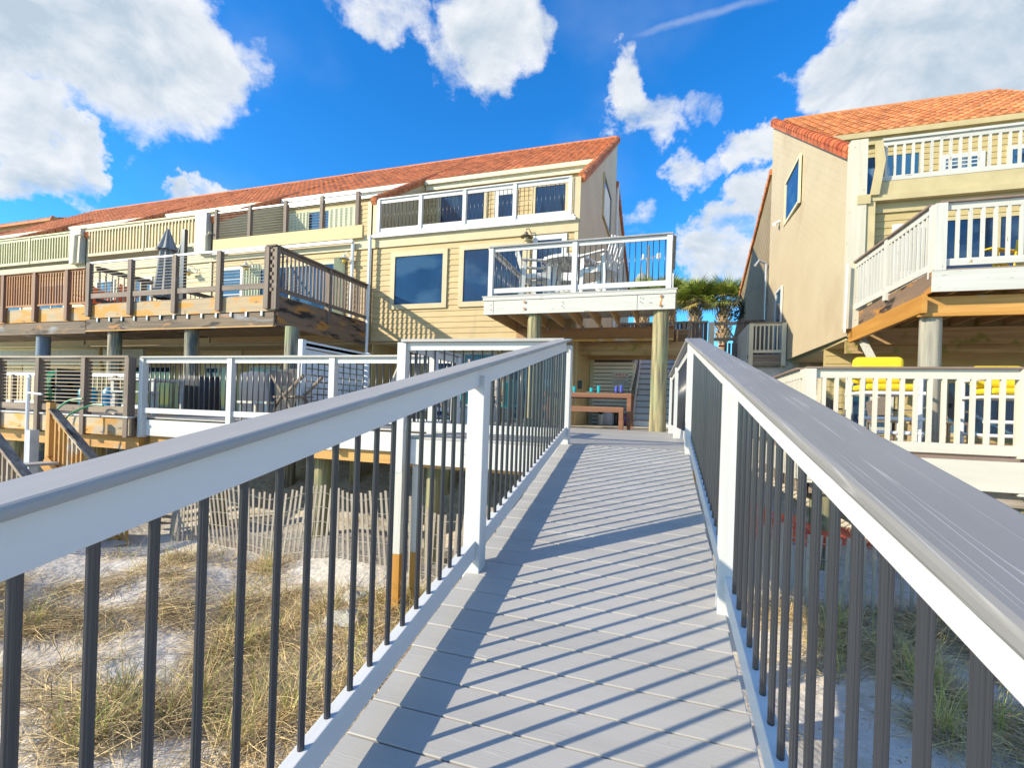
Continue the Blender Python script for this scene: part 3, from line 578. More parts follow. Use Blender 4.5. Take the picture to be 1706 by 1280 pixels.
# next deck to the left
rd = thing('redwood_deck', (-18, 10.5, DZ), 'reddish wooden elevated deck with close upright balusters at far left', 'deck')
mb = MB(); boards(mb, -27, -14.7, 8.7, 12.17, DZ-.05); mb.build('decking', wwood('x'), rd)
MB().box(-27, -14.70, 8.68, 8.72, DZ-.42, DZ-.05).build('fascia', FAS, rd)
MB().box(-27, -14.70, 8.60, 8.65, DZ-.78, DZ-.46).build('beam', BEAMG, rd)
MB().box(-27, -14.70, 8.75, 12.15, DZ-.36, DZ-.32).build('underside', BEAMG, rd)
pole(rd, -16.8, 8.82, -2.5, DZ-.8, .16, mat('blue_grey_pole', (.20, .26, .33), (.15, .19, .24), .8, 6, (1, 1, .2), .4, spots=((.55, .52, .30), 1.9, .60, .66)))  # blue-grey pole with random cream-yellow patches
railing(rd, (-24, 8.64, DZ-.05), (-14.74, 8.64, DZ-.05), [1.0, 2.7, 4.3, 5.75, 7.15, 8.5], H=1.02, bal=('sq', .036), spacing=.112, railm=REDW, capm=mat('pinkish_cap_board', (.42, .29, .21), (.35, .24, .17), .6, 4, ST['x']), postm=mat('red_brown_post', (.26, .14, .09), (.18, .10, .065), .7, 5, ST['z'], .3), post=(.12, .12), post_lo=-.36, balm=REDW, rail=(.038, .05), bot=.06, both=.05)

# ------------------------------------------------------------------ the houses
YW = 12.2; YE, ZE = 15.0, 7.90; YR, ZR = 19.76, 11.17
GUTW = mat('white_gutter', (.72, .73, .74), None, .35, 4)
GUTC = mat('cream_gutter', (.70, .64, .47), None, .4, 4)
def house(x0, x1, name, label, wallm, trimm, tile, yoff=0.0, side=None, gut=GUTC, rear=True, groundy=1.3, ext_rake=None, group='joined tile-roofed beach houses'):
    o = yoff; t = thing(name, ((x0+x1)/2, YW+o, ZL), label, 'house', group)
    # lower-floor wall, main wall, recessed top-floor wall
    MB().box(x0+.02, x1-.02, YW+groundy+o+.004, YW+groundy+o+.12, -.75, 1.93).build('ground_floor_wall', wallm, t)
    MB().box(x0+.01, x1-.01, YW+o+.002, YW+o+.12, 1.93, 5.0).box(x0+.01, x1-.01, YW+o+.1, 15.1+o, 4.80, 5.0).build('wall_core', wallm, t)
    mb = lap(MB(), x0+.05, x1-.10, 1.93, 4.62, YW+o, .158); lap(mb, x0+.1, x1-.1, 5.0, 7.72, 15.1+o, .158); lap(mb, x0+.03, x1-.03, -.33, 1.90, YW+groundy+o, .20); mb.build('siding', wallm, t)
    MB().box(x0+.01, x1-.01, 15.102+o, 15.2+o, 4.9, 7.9).build('top_floor_wall', wallm, t)
    MB().box(x0, x1, YW-.05+o, YW-.002+o, 4.63, 5.02).box(x1-.10, x1-.002, YW-.035+o, YW+.0+o, 1.93, 4.62).box(x0, x1, YW-.03+o, YW+.10+o, 1.90, 1.928).build('trim', trimm, t)
    MB().box(x0+.01, x1-.01, YW+.13+o, YW+groundy+5+o, 1.84, 1.895).build('overhang_soffit', trimm, t)
    # wing walls either side of the balcony
    for x in (x0, x1-.12):
        MB().prism([(12.24+o, 5.02), (12.24+o, 6.05), (15.1+o, 7.93), (15.1+o, 5.02)], 'x', x+.003, x+.117).build('wing_wall', TANT if side is None else trimm, t)
        MB().box(x-.03, x+.15, 12.14+o, 12.238+o, 4.9, 6.02).build('pilaster', trimm, t)
    # roof
    r = tiles(t, x0+.004, x1-.004, YE+o, ZE, YR+o, ZR, tile)
    MB().prism([(YE+.03+o, ZE-.03), (YR+o, ZR-.03), (YR+o, ZR-.22), (YE+.03+o, ZE-.25)], 'x', x0+.005, x1-.005).build('roof_deck', trimm, r)
    MB().box(x0+.16, x1-.14, YE-.12+o, YE-.0+o, ZE-.17, ZE-.03).box(x0+.16, x1-.14, YE-.02+o, YE+.03+o, ZE-.34, ZE-.17).build('gutter', gut, r)
    rake(r, x0+.05, 12.10+o, 6.04, 15.9+o, 8.56, tile, r=.085)
    mb = MB(); mb.tube([(x0, YR+.05+o, ZR+.02), (x1, YR+.05+o, ZR+.02)], .10, 10); mb.build('ridge_tiles', tile, r)
    if rear:
        MB().box(x0+.01, x1-.01, YR+o, YR+.12+o, 1.9, ZR-.05).build('upper_back_wall', wallm, t)
    return t
TOWN = []
h1 = house(-8.45, -2.33, 'house', 'tan end house with big blue picture windows behind the white balcony deck', TAN, TANT, TILE)
h2 = house(-14.65, -8.46, 'house', 'tan house with cable-railed top balcony behind the brown wooden deck', TAN, CREAM, TILE, gut=GUTW)
h3 = house(-20.85, -14.66, 'house', 'cream house with close cream balusters on its top balcony, above the folded umbrella', mat('yellow_cream_siding', (.66, .56, .33), (.60, .50, .29), .65, 2.5, (1, 1, 3), .12, island=.03), CREAM, TILE)
h4 = house(-27.05, -20.86, 'house', 'house with pale green balcony pickets at the left edge of the photo', mat('pale_yellow_siding', (.64, .57, .37), (.58, .51, .33), .65, 2.5, (1, 1, 3), .12), GREENC, TILE)
h5 = house(-33.3, -27.06, 'house', 'outermost house of the tiled row, beyond the one with pale green pickets', TAN, GREENC, TILE)
# end walls
def endwall(t, x0, x1, m, o=0.0, bm=None, zb=1.92, skew=0.0):
    p = [(YW+o, zb), (YW+o, 6.0), (YR+o, ZR-.04), (YR+o+.12, ZR-.04), (YR+o+.12, zb)]
    mb = MB(); n = len(p)
    mb.add([(x0-skew*(q[0]-YW-o), q[0], q[1]) for q in p]+[(x1-skew*(q[0]-YW-o), q[0], q[1]) for q in p], [tuple(range(n))[::-1], tuple(range(n, 2*n))]+[(i, (i+1) % n, n+(i+1) % n, n+i) for i in range(n)])
    mb.build('side_wall', m, t)
    q = [(YR+o+.13, zb-2.2), (YR+o+.13, 9.35), (YR+o+8, 6.5), (YR+o+8, zb-2.2)]
    mb = MB(); n = 4; xs_ = skew*(YR-YW)
    mb.add([(x0-xs_, a, b) for a, b in q]+[(x1-xs_, a, b) for a, b in q], [tuple(range(n))[::-1], tuple(range(n, 2*n))]+[(i, (i+1) % n, n+(i+1) % n, n+i) for i in range(n)])
    mb.build('rear_side_wall', bm or m, t)
endwall(h1, -2.345, -2.315, SIDES, bm=SIDES)
rake(h1, -2.30, 12.20, 6.04, YR+.1, ZR+.02, TILE, r=.10); rake(h1, -2.30, YR+.15, 9.42, YR+8, 6.62, TILE, r=.09)
MB().box(-33.3, -2.34, YR+.2, YR+.25, 9.2, 9.3).build('rear_roof_edge', TILE, h1)
def sidewin(t, x, y0, y1, z0, z1, sgn, fm, gm=GLASSB):
    mb = MB(); a, b = sorted((x, x+sgn*.06))
    mb.box(a, b, y0-.09, y1+.09, z1, z1+.09).box(a, b, y0-.09, y1+.09, z0-.09, z0).box(a, b, y0-.09, y0, z0, z1).box(a, b, y1, y1+.09, z0, z1)
    f = mb.build('window', fm, t); a, b = sorted((x+sgn*.02, x+sgn*.03)); MB().box(a, b, y0-.01, y1+.01, z0-.01, z1+.01).build('pane', gm, f)
sidewin(h1, -2.315, 16.2, 18.1, 6.65, 7.95, 1, TANT)
MB().tube([(-2.25, 20.0, 1.9), (-2.25, 20.0, 9.4)], .05, 8).build('downspout', PVC, h1)
# centre house openings
CT = TANT
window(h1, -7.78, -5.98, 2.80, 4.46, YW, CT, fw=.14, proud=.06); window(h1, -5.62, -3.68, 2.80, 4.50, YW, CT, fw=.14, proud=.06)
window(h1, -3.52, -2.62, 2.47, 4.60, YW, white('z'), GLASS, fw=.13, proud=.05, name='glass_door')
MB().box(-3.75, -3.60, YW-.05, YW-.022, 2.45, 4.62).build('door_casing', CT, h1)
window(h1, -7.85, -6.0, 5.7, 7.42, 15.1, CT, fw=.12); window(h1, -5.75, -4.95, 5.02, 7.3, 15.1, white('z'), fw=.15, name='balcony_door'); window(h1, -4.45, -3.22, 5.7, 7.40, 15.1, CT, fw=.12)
railing(h1, (-8.22, 12.14, 5.04), (-2.52, 12.14, 5.04), [.0, 1.37, 2.72, 4.17, 5.66], H=1.0, bal=('rod', .008), spacing=.118, post=(.10, .10), cap=(.12, .035), capm=white('x'), rail=(.04, .11), bot=.03, both=.10, post_lo=-.02, name='balcony_railing', post_hi=.96)
MB().box(-8.40, -2.40, 12.06, 12.146, 4.90, 4.99).box(-8.2, -2.45, 12.10, 12.148, 4.99, 5.06).build('white_gutter', GUTW, h1)
MB().tube([(-8.42, 12.02, 4.93), (-8.42, 12.02, -.3)], .045, 10).build('downspout', PVC, h1)
# shaded room under the centre house
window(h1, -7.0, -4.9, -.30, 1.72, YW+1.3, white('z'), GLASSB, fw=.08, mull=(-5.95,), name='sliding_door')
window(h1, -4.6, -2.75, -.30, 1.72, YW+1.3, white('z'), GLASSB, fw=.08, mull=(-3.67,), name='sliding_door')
MB().box(-8.43, -8.39, 12.3, 13.5, -.33, 1.9).build('passage_wall', TAN, h1)
MB().box(-2.62, -2.36, 12.22, 13.48, -.33, 1.84).box(-2.66, -2.56, 12.14, 12.21, -.33, 1.9).build('corner_wall', mat('corner_tan_boards', (.58, .43, .25), (.50, .37, .21), .7, 3, (1, 1, 1), .1), h1)  # corner boards in their own plain tan
MB().box(-2.36, -2.28, 12.3, 15.5, -.33, 1.84).build('passage_side', TAN, h1)
# second house openings
window(h2, -14.30, -13.30, 2.47, 4.40, YW, white('z'), GLASSB, fw=.10, mull=(), name='glass_door', hm=(3.0, 3.5, 4.0)); window(h2, -13.1, -9.65, 2.55, 4.36, YW, GREENC, GLASS, fw=.10, mull=(-11.4,), name='sliding_door')
SHUT = mat('pale_green_shutter', (.52, .54, .38), (.45, .47, .32), .6, 3)
def shutter(t, x0, x1, z0, z1, y, m=SHUT, n=6):
    mb = MB(); w = (x1-x0)/n
    for i in range(n): a = x0+i*w; mb.prism([(a, y), (a+w*.5, y-.045), (a+w, y)], 'z', z0, z1)
    mb.box(x0, x1, y-.01, y+.0, z0, z1)
    return mb.build('shutter', m, t)
shutter(h2, -13.25, -12.55, 2.5, 4.40, YW-.055); shutter(h2, -9.75, -9.35, 2.5, 4.42, YW-.055)
window(h2, -14.25, -11.0, 5.05, 7.38, 15.1, GREENC, GLASSB, fw=.08, mull=(-12.6,), name='balcony_door'); shutter(h2, -14.2, -13.25, 5.05, 7.30, 15.0); shutter(h2, -12.35, -11.05, 5.05, 7.30, 15.0)
CFB = mat('cream_balcony_board', (.58, .46, .24), (.52, .41, .21), .65, 2.5, ST['x'], .2, spots=((.72, .45, .14), 1.6, .66, .74))
MB().box(-14.5, -8.72, 12.05, 12.145, 4.94, 5.32).build('balcony_board', CFB, h2)
railing(h2, (-14.42, 12.10, 5.32), (-8.86, 12.10, 5.32), [.0, 1.42, 2.85, 4.22, 5.5], H=.92, btop=False, bal=('cable', 10, .005), railm=CFB, capm=PVC, postm=brown('z'), post=(.11, .11), post_hi=1.0, cap=(.045, .045), rail=(.03, .03), bot=-.02, both=.03, name='balcony_railing')
MB().box(-14.4, -9.0, 11.98, 12.045, 4.80, 4.885).build('white_gutter', GUTW, h2); MB().tube([(-9.05, 12.08, 4.82), (-9.05, 12.08, 2.0)], .05, 10).tube([(-13.9, 12.08, 4.82), (-14.85, 12.1, 4.9)], .03, 8).build('downspout', PVC, h2)
MB().tube([(-14.55, 11.98, 5.55), (-14.72, 11.98, 5.45), (-14.74, 12.0, 4.85)], .06, 10).build('short_downspout', GUTC, h2)
# third and fourth houses
def picket_bal(t, x0, x1, m, z0=5.20, dk=.0, H=1.05):
    railing(t, (x0, 12.08, z0), (x1, 12.08, z0), [x for x in (2.9,)], H=H, bal=('sq', .05), spacing=.155, railm=m, capm=m, postm=m, balm=m, cap=(.12, .05), rail=(.05, .10), bot=-.02, both=.10, post=(.09, .09), name='balcony_railing')
    MB().box(x0, x1, 12.14, 12.16, z0, z0+.9).build('balcony_back_board', mat('dull_yellow_board', (.52, .43, .19), (.46, .38, .16), .7, 3), t)
picket_bal(h3, -20.65, -15.25, CREAM); picket_bal(h4, -26.9, -21.55, GREENC, 5.14); picket_bal(h5, -33.0, -27.3, GREENC, 5.14)
MB().box(-15.20, -14.70, 11.95, 12.13, 4.92, 6.22).build('boxed_column', oldwhite('z'), h3); MB().box(-21.5, -20.9, 11.97, 12.13, 4.95, 6.2).build('boxed_column', oldwhite('z'), h4)
MB().tube([(-20.75, 11.93, 6.0), (-20.95, 11.85, 5.9), (-21.0, 11.85, 4.9)], .075, 10).build('downspout', GUTC, h3)
window(h3, -16.9, -15.9, 2.5, 4.30, YW, white('z'), GLASSB, fw=.09, hm=(3.2, 3.7)); window(h3, -18.6, -17.4, 2.6, 4.3, YW, white('z'), GLASSB, fw=.09, hm=(3.4,)); window(h3, -20.3, -19.3, 2.6, 4.3, YW, white('z'), GLASSB, fw=.09)
window(h4, -23.6, -22.0, 2.6, 4.3, YW, white('z'), GLASSB, fw=.09, mull=(-22.8,)); window(h4, -26.4, -24.6, 2.6, 4.3, YW, white('z'), GLASSB, fw=.09, mull=(-25.5,))
# ground floor openings of the left houses
G = YW+1.3
window(h2, -14.3, -12.9, -.30, 1.30, G, white('z'), GLASSB, fw=.09, mull=(-13.6,)); window(h2, -12.2, -9.3, -.30, 1.34, G, SHUT, GLASS, fw=.10, mull=(-11.2, -10.4)); shutter(h2, -12.2, -11.2, -.25, 1.30, G-.06); shutter(h2, -10.3, -9.3, -.25, 1.30, G-.06)
window(h3, -16.4, -15.0, -.30, 1.28, G, white('z'), GLASSB, fw=.09, mull=(-15.7,)); window(h3, -20.6, -18.0, -.3, 1.3, G, GREENC, GLASS, fw=.09, mull=(-19.3,))
MB().box(-27, -17.5, 12.0, 12.1, 1.15, 1.72).build('pale_awning_board', mat('pale_green_board', (.50, .53, .46), None, .6), h4)
for x in (-18.3, -18.9): MB().tube([(x, 11.6, -.3), (x, 11.6, 1.0), (x-.12, 11.6, 1.35), (x-.14, 11.6, 1.75)], .07, 10).build('curved_brace', CFB, h3, smooth=True)

# far building at the extreme left
fb = thing('distant_house', (-46, 24, 0), 'red-roofed gable of a farther house at the left edge', 'house')
MB().prism([(20.0, -1), (20.0, 11.15), (21.5, 11.5), (27, 8.2), (27, -1)], 'x', -62, -37.5).build('wall', TAN, fb)
tiles(fb, -62, -37.2, 19.7, 11.12, 21.2, 11.72, TILE, tw=.3, tl=.4); MB().box(-62, -37.2, 19.66, 19.72, 10.98, 11.12).bar((-37.25, 19.7, 11.14), (-36.9, 20.6, 10.9), .3, .3).build('roof_edge', TILE, fb)

# right-hand house (mirrored end)
RO = .45
rh = house(3.78, 10.2, 'house', 'olive-yellow house at right with white balcony balusters and a cream diagonal side wall', OLIVE, OLIVET, TILE2, yoff=RO, gut=OLIVET, side=1, groundy=1.7)
endwall(rh, 3.74, 3.775, SIDEW, o=RO, bm=SIDEB, skew=.038)
mb = MB(); n_ = 26
for i in range(n_):
    y = 12.62+(YR+RO-12.5)*i/n_; y2 = 12.62+(YR+RO-12.5)*(i+1)/n_+.04; f = lambda q: 6.10+(ZR+.03-6.10)*(q-12.62)/(YR+RO-12.62); g_ = lambda q: 3.74-.038*(q-12.62)
    mb.tube([(g_(y), y, f(y)), (g_(y2), y2, f(y2))], .12, 10, rad=[.128, .10]); mb.bar((g_(y), y, f(y)-.1), (g_(y2), y2, f(y2)-.1), .20, .14)
mb.build('rake_tiles', mat('terracotta_rake_pale', (.50, .15, .045), (.36, .07, .02), .7, 1.5, (1, 1, 1), .2, island=.3), rh)
rake(rh, 3.46, YR+RO+.15, 9.42, YR+RO+8, 6.62, TILE2, r=.10)
xw = lambda y: 3.74-.038*(y-12.65)
sidewin(rh, xw(17.3)-.003, 16.45, 18.25, 6.62, 7.92, -1, mat('pale_yellow_window_frame', (.70, .66, .45), None, .5), GLASS)
sidewin(rh, xw(18.6), 18.2, 19.0, 2.25, 4.4, -1, white('z'), GLASSB)
MB().box(3.66, 3.98, 12.40, 12.62, 2.05, 6.22).build('boxed_column', mat('cream_white_column', (.60, .56, .46), (.52, .48, .38), .6, 4, ST['z'], .3, spots=((.36, .30, .22), 9, .66, .72)), rh)
MB().box(3.99, 4.16, 12.44, 12.64, 2.05, 4.95).build('pilaster_board', mat('cream_pilaster', (.58, .47, .26), None, .6), rh)
MB().prism([(4.05, 4.95), (4.20, 4.95), (4.30, 5.7), (4.24, 6.12), (4.12, 6.12), (4.14, 5.6)], 'y', 12.36, 12.46).build('curved_bracket', OLIVET, rh)
MB().box(3.95, 10.2, 12.42, 12.57, 4.84, 4.96).box(3.80, 4.05, 12.38, 12.6, 4.78, 4.98).build('lower_gutter', OLIVET, rh)
railing(rh, (4.28, 12.55, 5.30), (10.1, 12.55, 5.30), [3.0], H=.92, bal=('sq', .045), spacing=.165, railm=oldwhite('x'), capm=oldwhite('x'), postm=oldwhite('z'), balm=oldwhite('z'), cap=(.13, .05), rail=(.05, .10), bot=.0, both=.10, name='balcony_railing')
MB().box(4.2, 10.1, 12.50, 12.60, 4.98, 5.28).build('balcony_board', OLIVET, rh)
Yr = YW+RO; Yt = 15.1+RO
window(rh, 4.45, 6.2, 5.05, 7.30, Yt, OLIVET, GLASSB, fw=.06, mull=(5.3,)); window(rh, 6.6, 7.55, 5.05, 7.10, Yt, white('z'), GLASSB, fw=.12, hm=[5.3+.1*i for i in range(17)]); window(rh, 8.0, 9.9, 5.05, 7.15, Yt, white('z'), GLASSB, fw=.10)
window(rh, 4.55, 5.35, 3.2, 4.36, Yr, white('z'), GLASS, fw=.12); window(rh, 5.45, 7.35, 2.47, 4.42, Yr, OLIVET, GLASS, fw=.07, mull=(6.4,), name='sliding_door'); shutter(rh, 7.35, 7.62, 2.47, 4.42, Yr-.05, white('z')); window(rh, 8.0, 9.2, 2.47, 4.42, Yr, white('z'), GLASS, fw=.12)
Gr = YW+RO+1.7
window(rh, 4.35, 5.3, -.2, 1.05, Gr, white('z'), GLASS, fw=.08, mull=(4.8,)); window(rh, 6.3, 8.6, -.3, 1.1, Gr, mat('tan_door_frame', (.5, .42, .28), None, .6), GLASSB, fw=.10, mull=(7.4,), name='sliding_door')
MB().box(3.8, 10, 12.8, 12.9, 1.55, 1.88).build('ground_beam', beamwood('x'), rh)
fl_ = MB().tube([(xw(18.9)-.16, 18.9, 6.85), (xw(18.9), 18.9, 6.95)], .05, 10).tube([(xw(18.9)-.2, 18.75, 6.8), (xw(18.9)-.12, 18.95, 6.88)], .06, 10).build('flood_light', PVC, rh, smooth=True)
MB().tube([(3.64, 12.3, 3.45), (3.62, 12.3, 1.95)], .022, 8).build('conduit', PVC, rh)

# elevated deck of the right-hand house
gd = thing('balcony_deck', (5.5, 11, DZ), 'peeling white elevated deck of the right-hand house on grey poles', 'deck')
mb = MB(); boards(mb, 3.92, 9.5, 9.30, 12.6, DZ); mb.build('decking', wwood('x'), gd)
MB().box(3.90, 9.5, 9.27, 9.31, DZ-.36, DZ-.03).build('fascia', oldwhite('x'), gd)
MB().box(3.90, 3.94, 9.312, 12.6, DZ-.36, DZ-.03).build('side_board', SFAS, gd)
MB().box(3.78, 3.86, 9.34, 12.6, DZ-.68, DZ-.39).build('side_beam', owood('y'), gd)
MB().prism([(3.87, DZ-.68), (3.87, DZ-.39), (9.5, DZ-.39), (9.5, DZ-.68)], 'y', 9.50, 9.60).build('front_beam', ywood('x'), gd)
MB().box(3.80, 3.865, 9.33, 9.40, DZ-.68, DZ-.40).box(3.8, 9.5, 9.42, 9.498, DZ-.72, DZ-.665).build('beam_edge', owood('x'), gd)
mb = MB()
for i in range(12): x = 4.2+i*.46; mb.box(x, x+.04, 9.35, 12.58, DZ-.36, DZ-.032)
mb.box(3.95, 9.5, 9.35, 12.58, DZ-.06, DZ-.034); mb.build('joists', beamwood('y'), gd)
MB().box(3.9, 9.5, 12.45, 12.55, DZ-.75, DZ-.40).build('ledger', beamwood('x'), gd)
pole(gd, 4.04, 9.62, -2.6, DZ-.70, .150, mat('cracked_grey_pole', (.40, .36, .28), (.22, .21, .18), .85, 8, (2, 2, .12), .7, spots=((.14, .19, .15), 3, .56, .70, (1, 1, .3))))
pole(gd, 7.6, 9.62, -2.6, DZ-.70, .150, POLEG)
OW = oldwhite('y')
railing(gd, (4.00, 9.36, DZ), (9.5, 9.36, DZ), [.0, 2.9], H=1.08, bal=('sq', .042), spacing=.158, railm=oldwhite('x'), capm=mat('brown_cap_board', (.26, .18, .14), (.21, .145, .11), .5, 4), postm=oldwhite('z'), balm=oldwhite('z'), post=(.15, .15), post_lo=-.02, cap=(.15, .03), name='front_railing', rail=(.045, .11), bot=.06, both=.11)
railing(gd, (3.96, 9.40, DZ), (3.84, 12.55, DZ), [.0, 1.55, 3.1], H=1.08, bal=('sq', .038), spacing=.135, railm=OW, capm=mat('brown_cap_board', (.2, .1, .1)), postm=oldwhite('z'), balm=oldwhite('z'), post=(.10, .12), post_lo=-.12, cap=(.15, .03), name='side_railing', rail=(.045, .11), bot=.02, both=.11)
MB().bar((3.95, 11.6, 1.2), (3.95, 12.3, 1.78), .09, .14).box(3.9, 4.04, 11.5, 11.62, .2, 1.25).build('white_brace', oldwhite('z'), gd)

# ground deck of the right-hand house
gp = thing('patio_deck', (4, 9, -.42), 'cream-white balustered ground deck of the right-hand house, beside the ramp', 'deck')
ZG = -.40
mb = MB(); boards(mb, 1.74, 9.5, 7.62, 14.3, ZG); mb.build('decking', mat('brown_deck_boards', (.34, .22, .12), (.25, .16, .09), .8, 5, ST['x'], .3, island=.12), gp)
IW = mat('ivory_paint', (.62, .59, .50), (.55, .52, .44), .5, 4, ST['x'], .2, spots=((.50, .38, .2), 14, .72, .76))
IWZ = mat('ivory_paint_upright', (.62, .59, .50), (.55, .52, .44), .5, 4, ST['z'], .2, spots=((.50, .40, .28), 14, .72, .76))
MB().box(1.72, 9.5, 7.57, 7.61, ZG-.42, ZG-.04).box(1.70, 1.74, 7.615, 12, ZG-.42, ZG-.04).build('fascia', IW, gp)
MB().box(1.76, 9.5, 7.58, 7.64, ZG-.038, ZG+.004).build('brown_edge', mat('brown_cap_board', (.2, .1, .1)), gp)
MB().box(1.9, 9.5, 7.7, 7.8, ZG-.62, ZG-.30).box(1.78, 1.86, 7.7, 12, ZG-.62, ZG-.3).build('beam', wwood('x'), gp)
railing(gp, (1.80, 7.65, ZG), (9.5, 7.65, ZG), [.045, 2.40, 4.8], H=1.14, bal=('sq', .045), spacing=.150, railm=IW, capm=mat('brown_cap_board', (.2, .1, .1)), postm=IWZ, balm=IWZ, post=(.14, .14), post_lo=-.46, cap=(.15, .025), name='front_railing', rail=(.045, .13), bot=.03, both=.13)
railing(gp, (1.78, 7.74, ZG), (1.78, 11.8, ZG), [1.9, 3.9], H=1.14, bal=('sq', .045), spacing=.150, railm=IW, capm=mat('brown_cap_board', (.2, .1, .1)), postm=IWZ, balm=IWZ, post=(.12, .12), cap=(.15, .025), name='side_railing', rail=(.045, .13), bot=.03, both=.13)
for (x, y) in ((2.1, 7.9), (4.3, 7.9), (3.1, 10.0)): pole(gp, x, y, -2.6, ZG-.3, .14, POLE)

# small side balcony of the right-hand house
sb = thing('side_landing', (3.0, 17.6, 2.1), 'small cream landing with balusters hung on the side wall of the right-hand house', 'landing')
MB().box(2.42, 3.52, 17.45, 19.2, 1.98, 2.08).box(2.5, 3.5, 17.47, 17.53, 1.72, 1.979).build('floor', wwood('x'), sb)
SBW = mat('cream_landing_paint', (.66, .60, .46), (.60, .54, .40), .6, 4)
railing(sb, (2.46, 17.5, 2.08), (3.50, 17.5, 2.08), [.04, 1.0], H=1.06, bal=('sq', .04), spacing=.125, railm=SBW, capm=mat('brown_cap_board', (.2, .1, .1)), postm=SBW, balm=SBW, post=(.13, .12), post_lo=-.36, cap=(.14, .025))
MB().prism([(17.6, 1.75), (17.6, 3.1), (20.5, 3.1), (20.5, 1.75)], 'x', 2.40, 2.455).build('solid_side', SBW, sb)

# ------------------------------------------------------------------ passage behind the round pole
se = thing('slatted_enclosure', (-1.6, 14.4, ZL), 'pale slatted storage wall with corner posts beside the grey stairs', 'storage wall')
SLAT = mat('pale_slats', (.82, .79, .72), (.76, .73, .66), .6, 4, ST['x'], .2, island=.05)
mb = MB(); z = ZL+.02
while z < 1.52: mb.box(-2.16, -1.02, 14.36, 14.39, z, z+.085); mb.box(-1.02, -.99, 14.36, 17.0, z, z+.085); z += .108
mb.build('slats', SLAT, se)
MB().box(-2.27, -2.16, 14.34, 14.45, ZL, 1.60).box(-1.06, -.985, 14.40, 14.45, ZL, 1.55).build('corner_post', mat('pale_green_post', (.55, .55, .38), None, .6), se)
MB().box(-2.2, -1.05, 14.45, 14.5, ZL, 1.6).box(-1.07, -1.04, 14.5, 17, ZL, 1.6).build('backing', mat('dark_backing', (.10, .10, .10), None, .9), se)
def sign(name, loc, w, h, rows, label, facing='y'):
    t = thing(name, loc, label, 'sign'); x, y, z = loc
    MB().box(x-w/2, x+w/2, y-.008, y, z-h/2, z+h/2).build('board', mat('white_sign_face', (.66, .66, .66), None, .5), t)
    for zz, hh, m, span, k in rows:      # lettering too small to read: uneven strokes
        mb = MB(); xx = x-span/2
        while xx < x+span/2:
            lw = hh*random.choice((.35, .5, .6, .7)); mb.box(xx, xx+lw*.7, y-.011, y-.0085, z+zz, z+zz+hh*random.choice((.8, 1, 1)))
            xx += lw+hh*(.12 if random.random() > .18 else .6)
        mb.build('lettering', m, t)
    return t
RED = mat('red_lettering', (.55, .10, .06), None, .6); INK = mat('grey_lettering', (.16, .16, .17), None, .6)
sign('notice_board', (-1.37, 14.352, 1.02), .46, .40, [(.105, .055, RED, .38, 14), (.02, .055, RED, .38, 14), (-.045, .030, INK, .26, 12), (-.085, .024, INK, .38, 12), (-.135, .022, INK, .38, 12), (-.165, .014, INK, .38, 12)], 'white notice with two red lines of lettering on the slatted wall')
sign('notice_board', (-2.50, 12.21, 1.10), .15, .45, [(.05, .06, RED, .12, 4), (.13, .05, RED, .12, 4), (-.10, .03, INK, .11, 4), (-.17, .03, INK, .11, 4)], 'narrow notice with red lettering on the tan corner wall')
gs = thing('grey_stairs', (-.5, 14, ZL), 'long flight of grey stairs climbing behind the right round pole', 'stairs')
SG = mat('blue_grey_stair_paint', (.66, .68, .72), (.58, .60, .64), .55, 4, ST['x'], .15); SD = mat('dark_tread', (.24, .23, .23), None, .7)
mb = MB(); mb2 = MB(); n_ = 12
for i in range(n_):
    y = 13.75+i*.285; z = ZL+i*.185; mb.box(-.90, .14, y, y+.03, z, z+.15); mb2.box(-.92, .16, y-.03, y+.27, z+.15, z+.185)
mb.build('risers', SG, gs); mb2.build('treads', SD, gs)
MB().bar((-.95, 13.55, ZL+.10), (-.95, 17.3, ZL+2.5), .05, .28).bar((.20, 13.55, ZL+.10), (.20, 17.3, ZL+2.5), .05, .28).build('stringer', SG, gs)
MB().bar((-1.02, 13.65, ZL+1.0), (-1.02, 17.2, ZL+3.1), .04, .12).build('handrail', white('y'), gs)
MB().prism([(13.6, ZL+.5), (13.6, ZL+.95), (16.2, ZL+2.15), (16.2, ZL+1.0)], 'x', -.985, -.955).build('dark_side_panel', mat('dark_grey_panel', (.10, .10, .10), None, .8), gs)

# table and bench
tb = thing('picnic_table', (-1.7, 10.75, ZL), 'reddish-brown wooden patio table set with cups and plates', 'table')
x0, x1 = -2.75, -.75
mb = MB(); boards(mb, x0, x1, 10.30, 11.20, ZL+.76, w=.10, th=.03); mb.build('tabletop', TABLEW, tb)
MB().box(x0, x1, 10.30, 10.33, ZL+.66, ZL+.728).box(x0, x1, 11.17, 11.2, ZL+.66, ZL+.728).build('apron', TABLEW, tb)
for x in (x0, x1-.09):
    for y in (10.302, 11.11): MB().box(x+.003, x+.088, y, y+.085, ZL, ZL+.727).build('leg', TABLEW, tb)
bn = thing('bench', (-1.8, 10.05, ZL), 'reddish-brown bench standing in front of the patio table', 'bench')
MB().box(x0, x1-.12, 9.92, 10.2, ZL+.42, ZL+.46).box(x0, x1-.12, 9.92, 9.95, ZL+.35, ZL+.418).build('seat', TABLEW, bn)
for x in (x0, x1-.21):
    for y in (9.922, 10.11): MB().box(x+.003, x+.085, y, y+.08, ZL, ZL+.418).build('leg', TABLEW, bn)
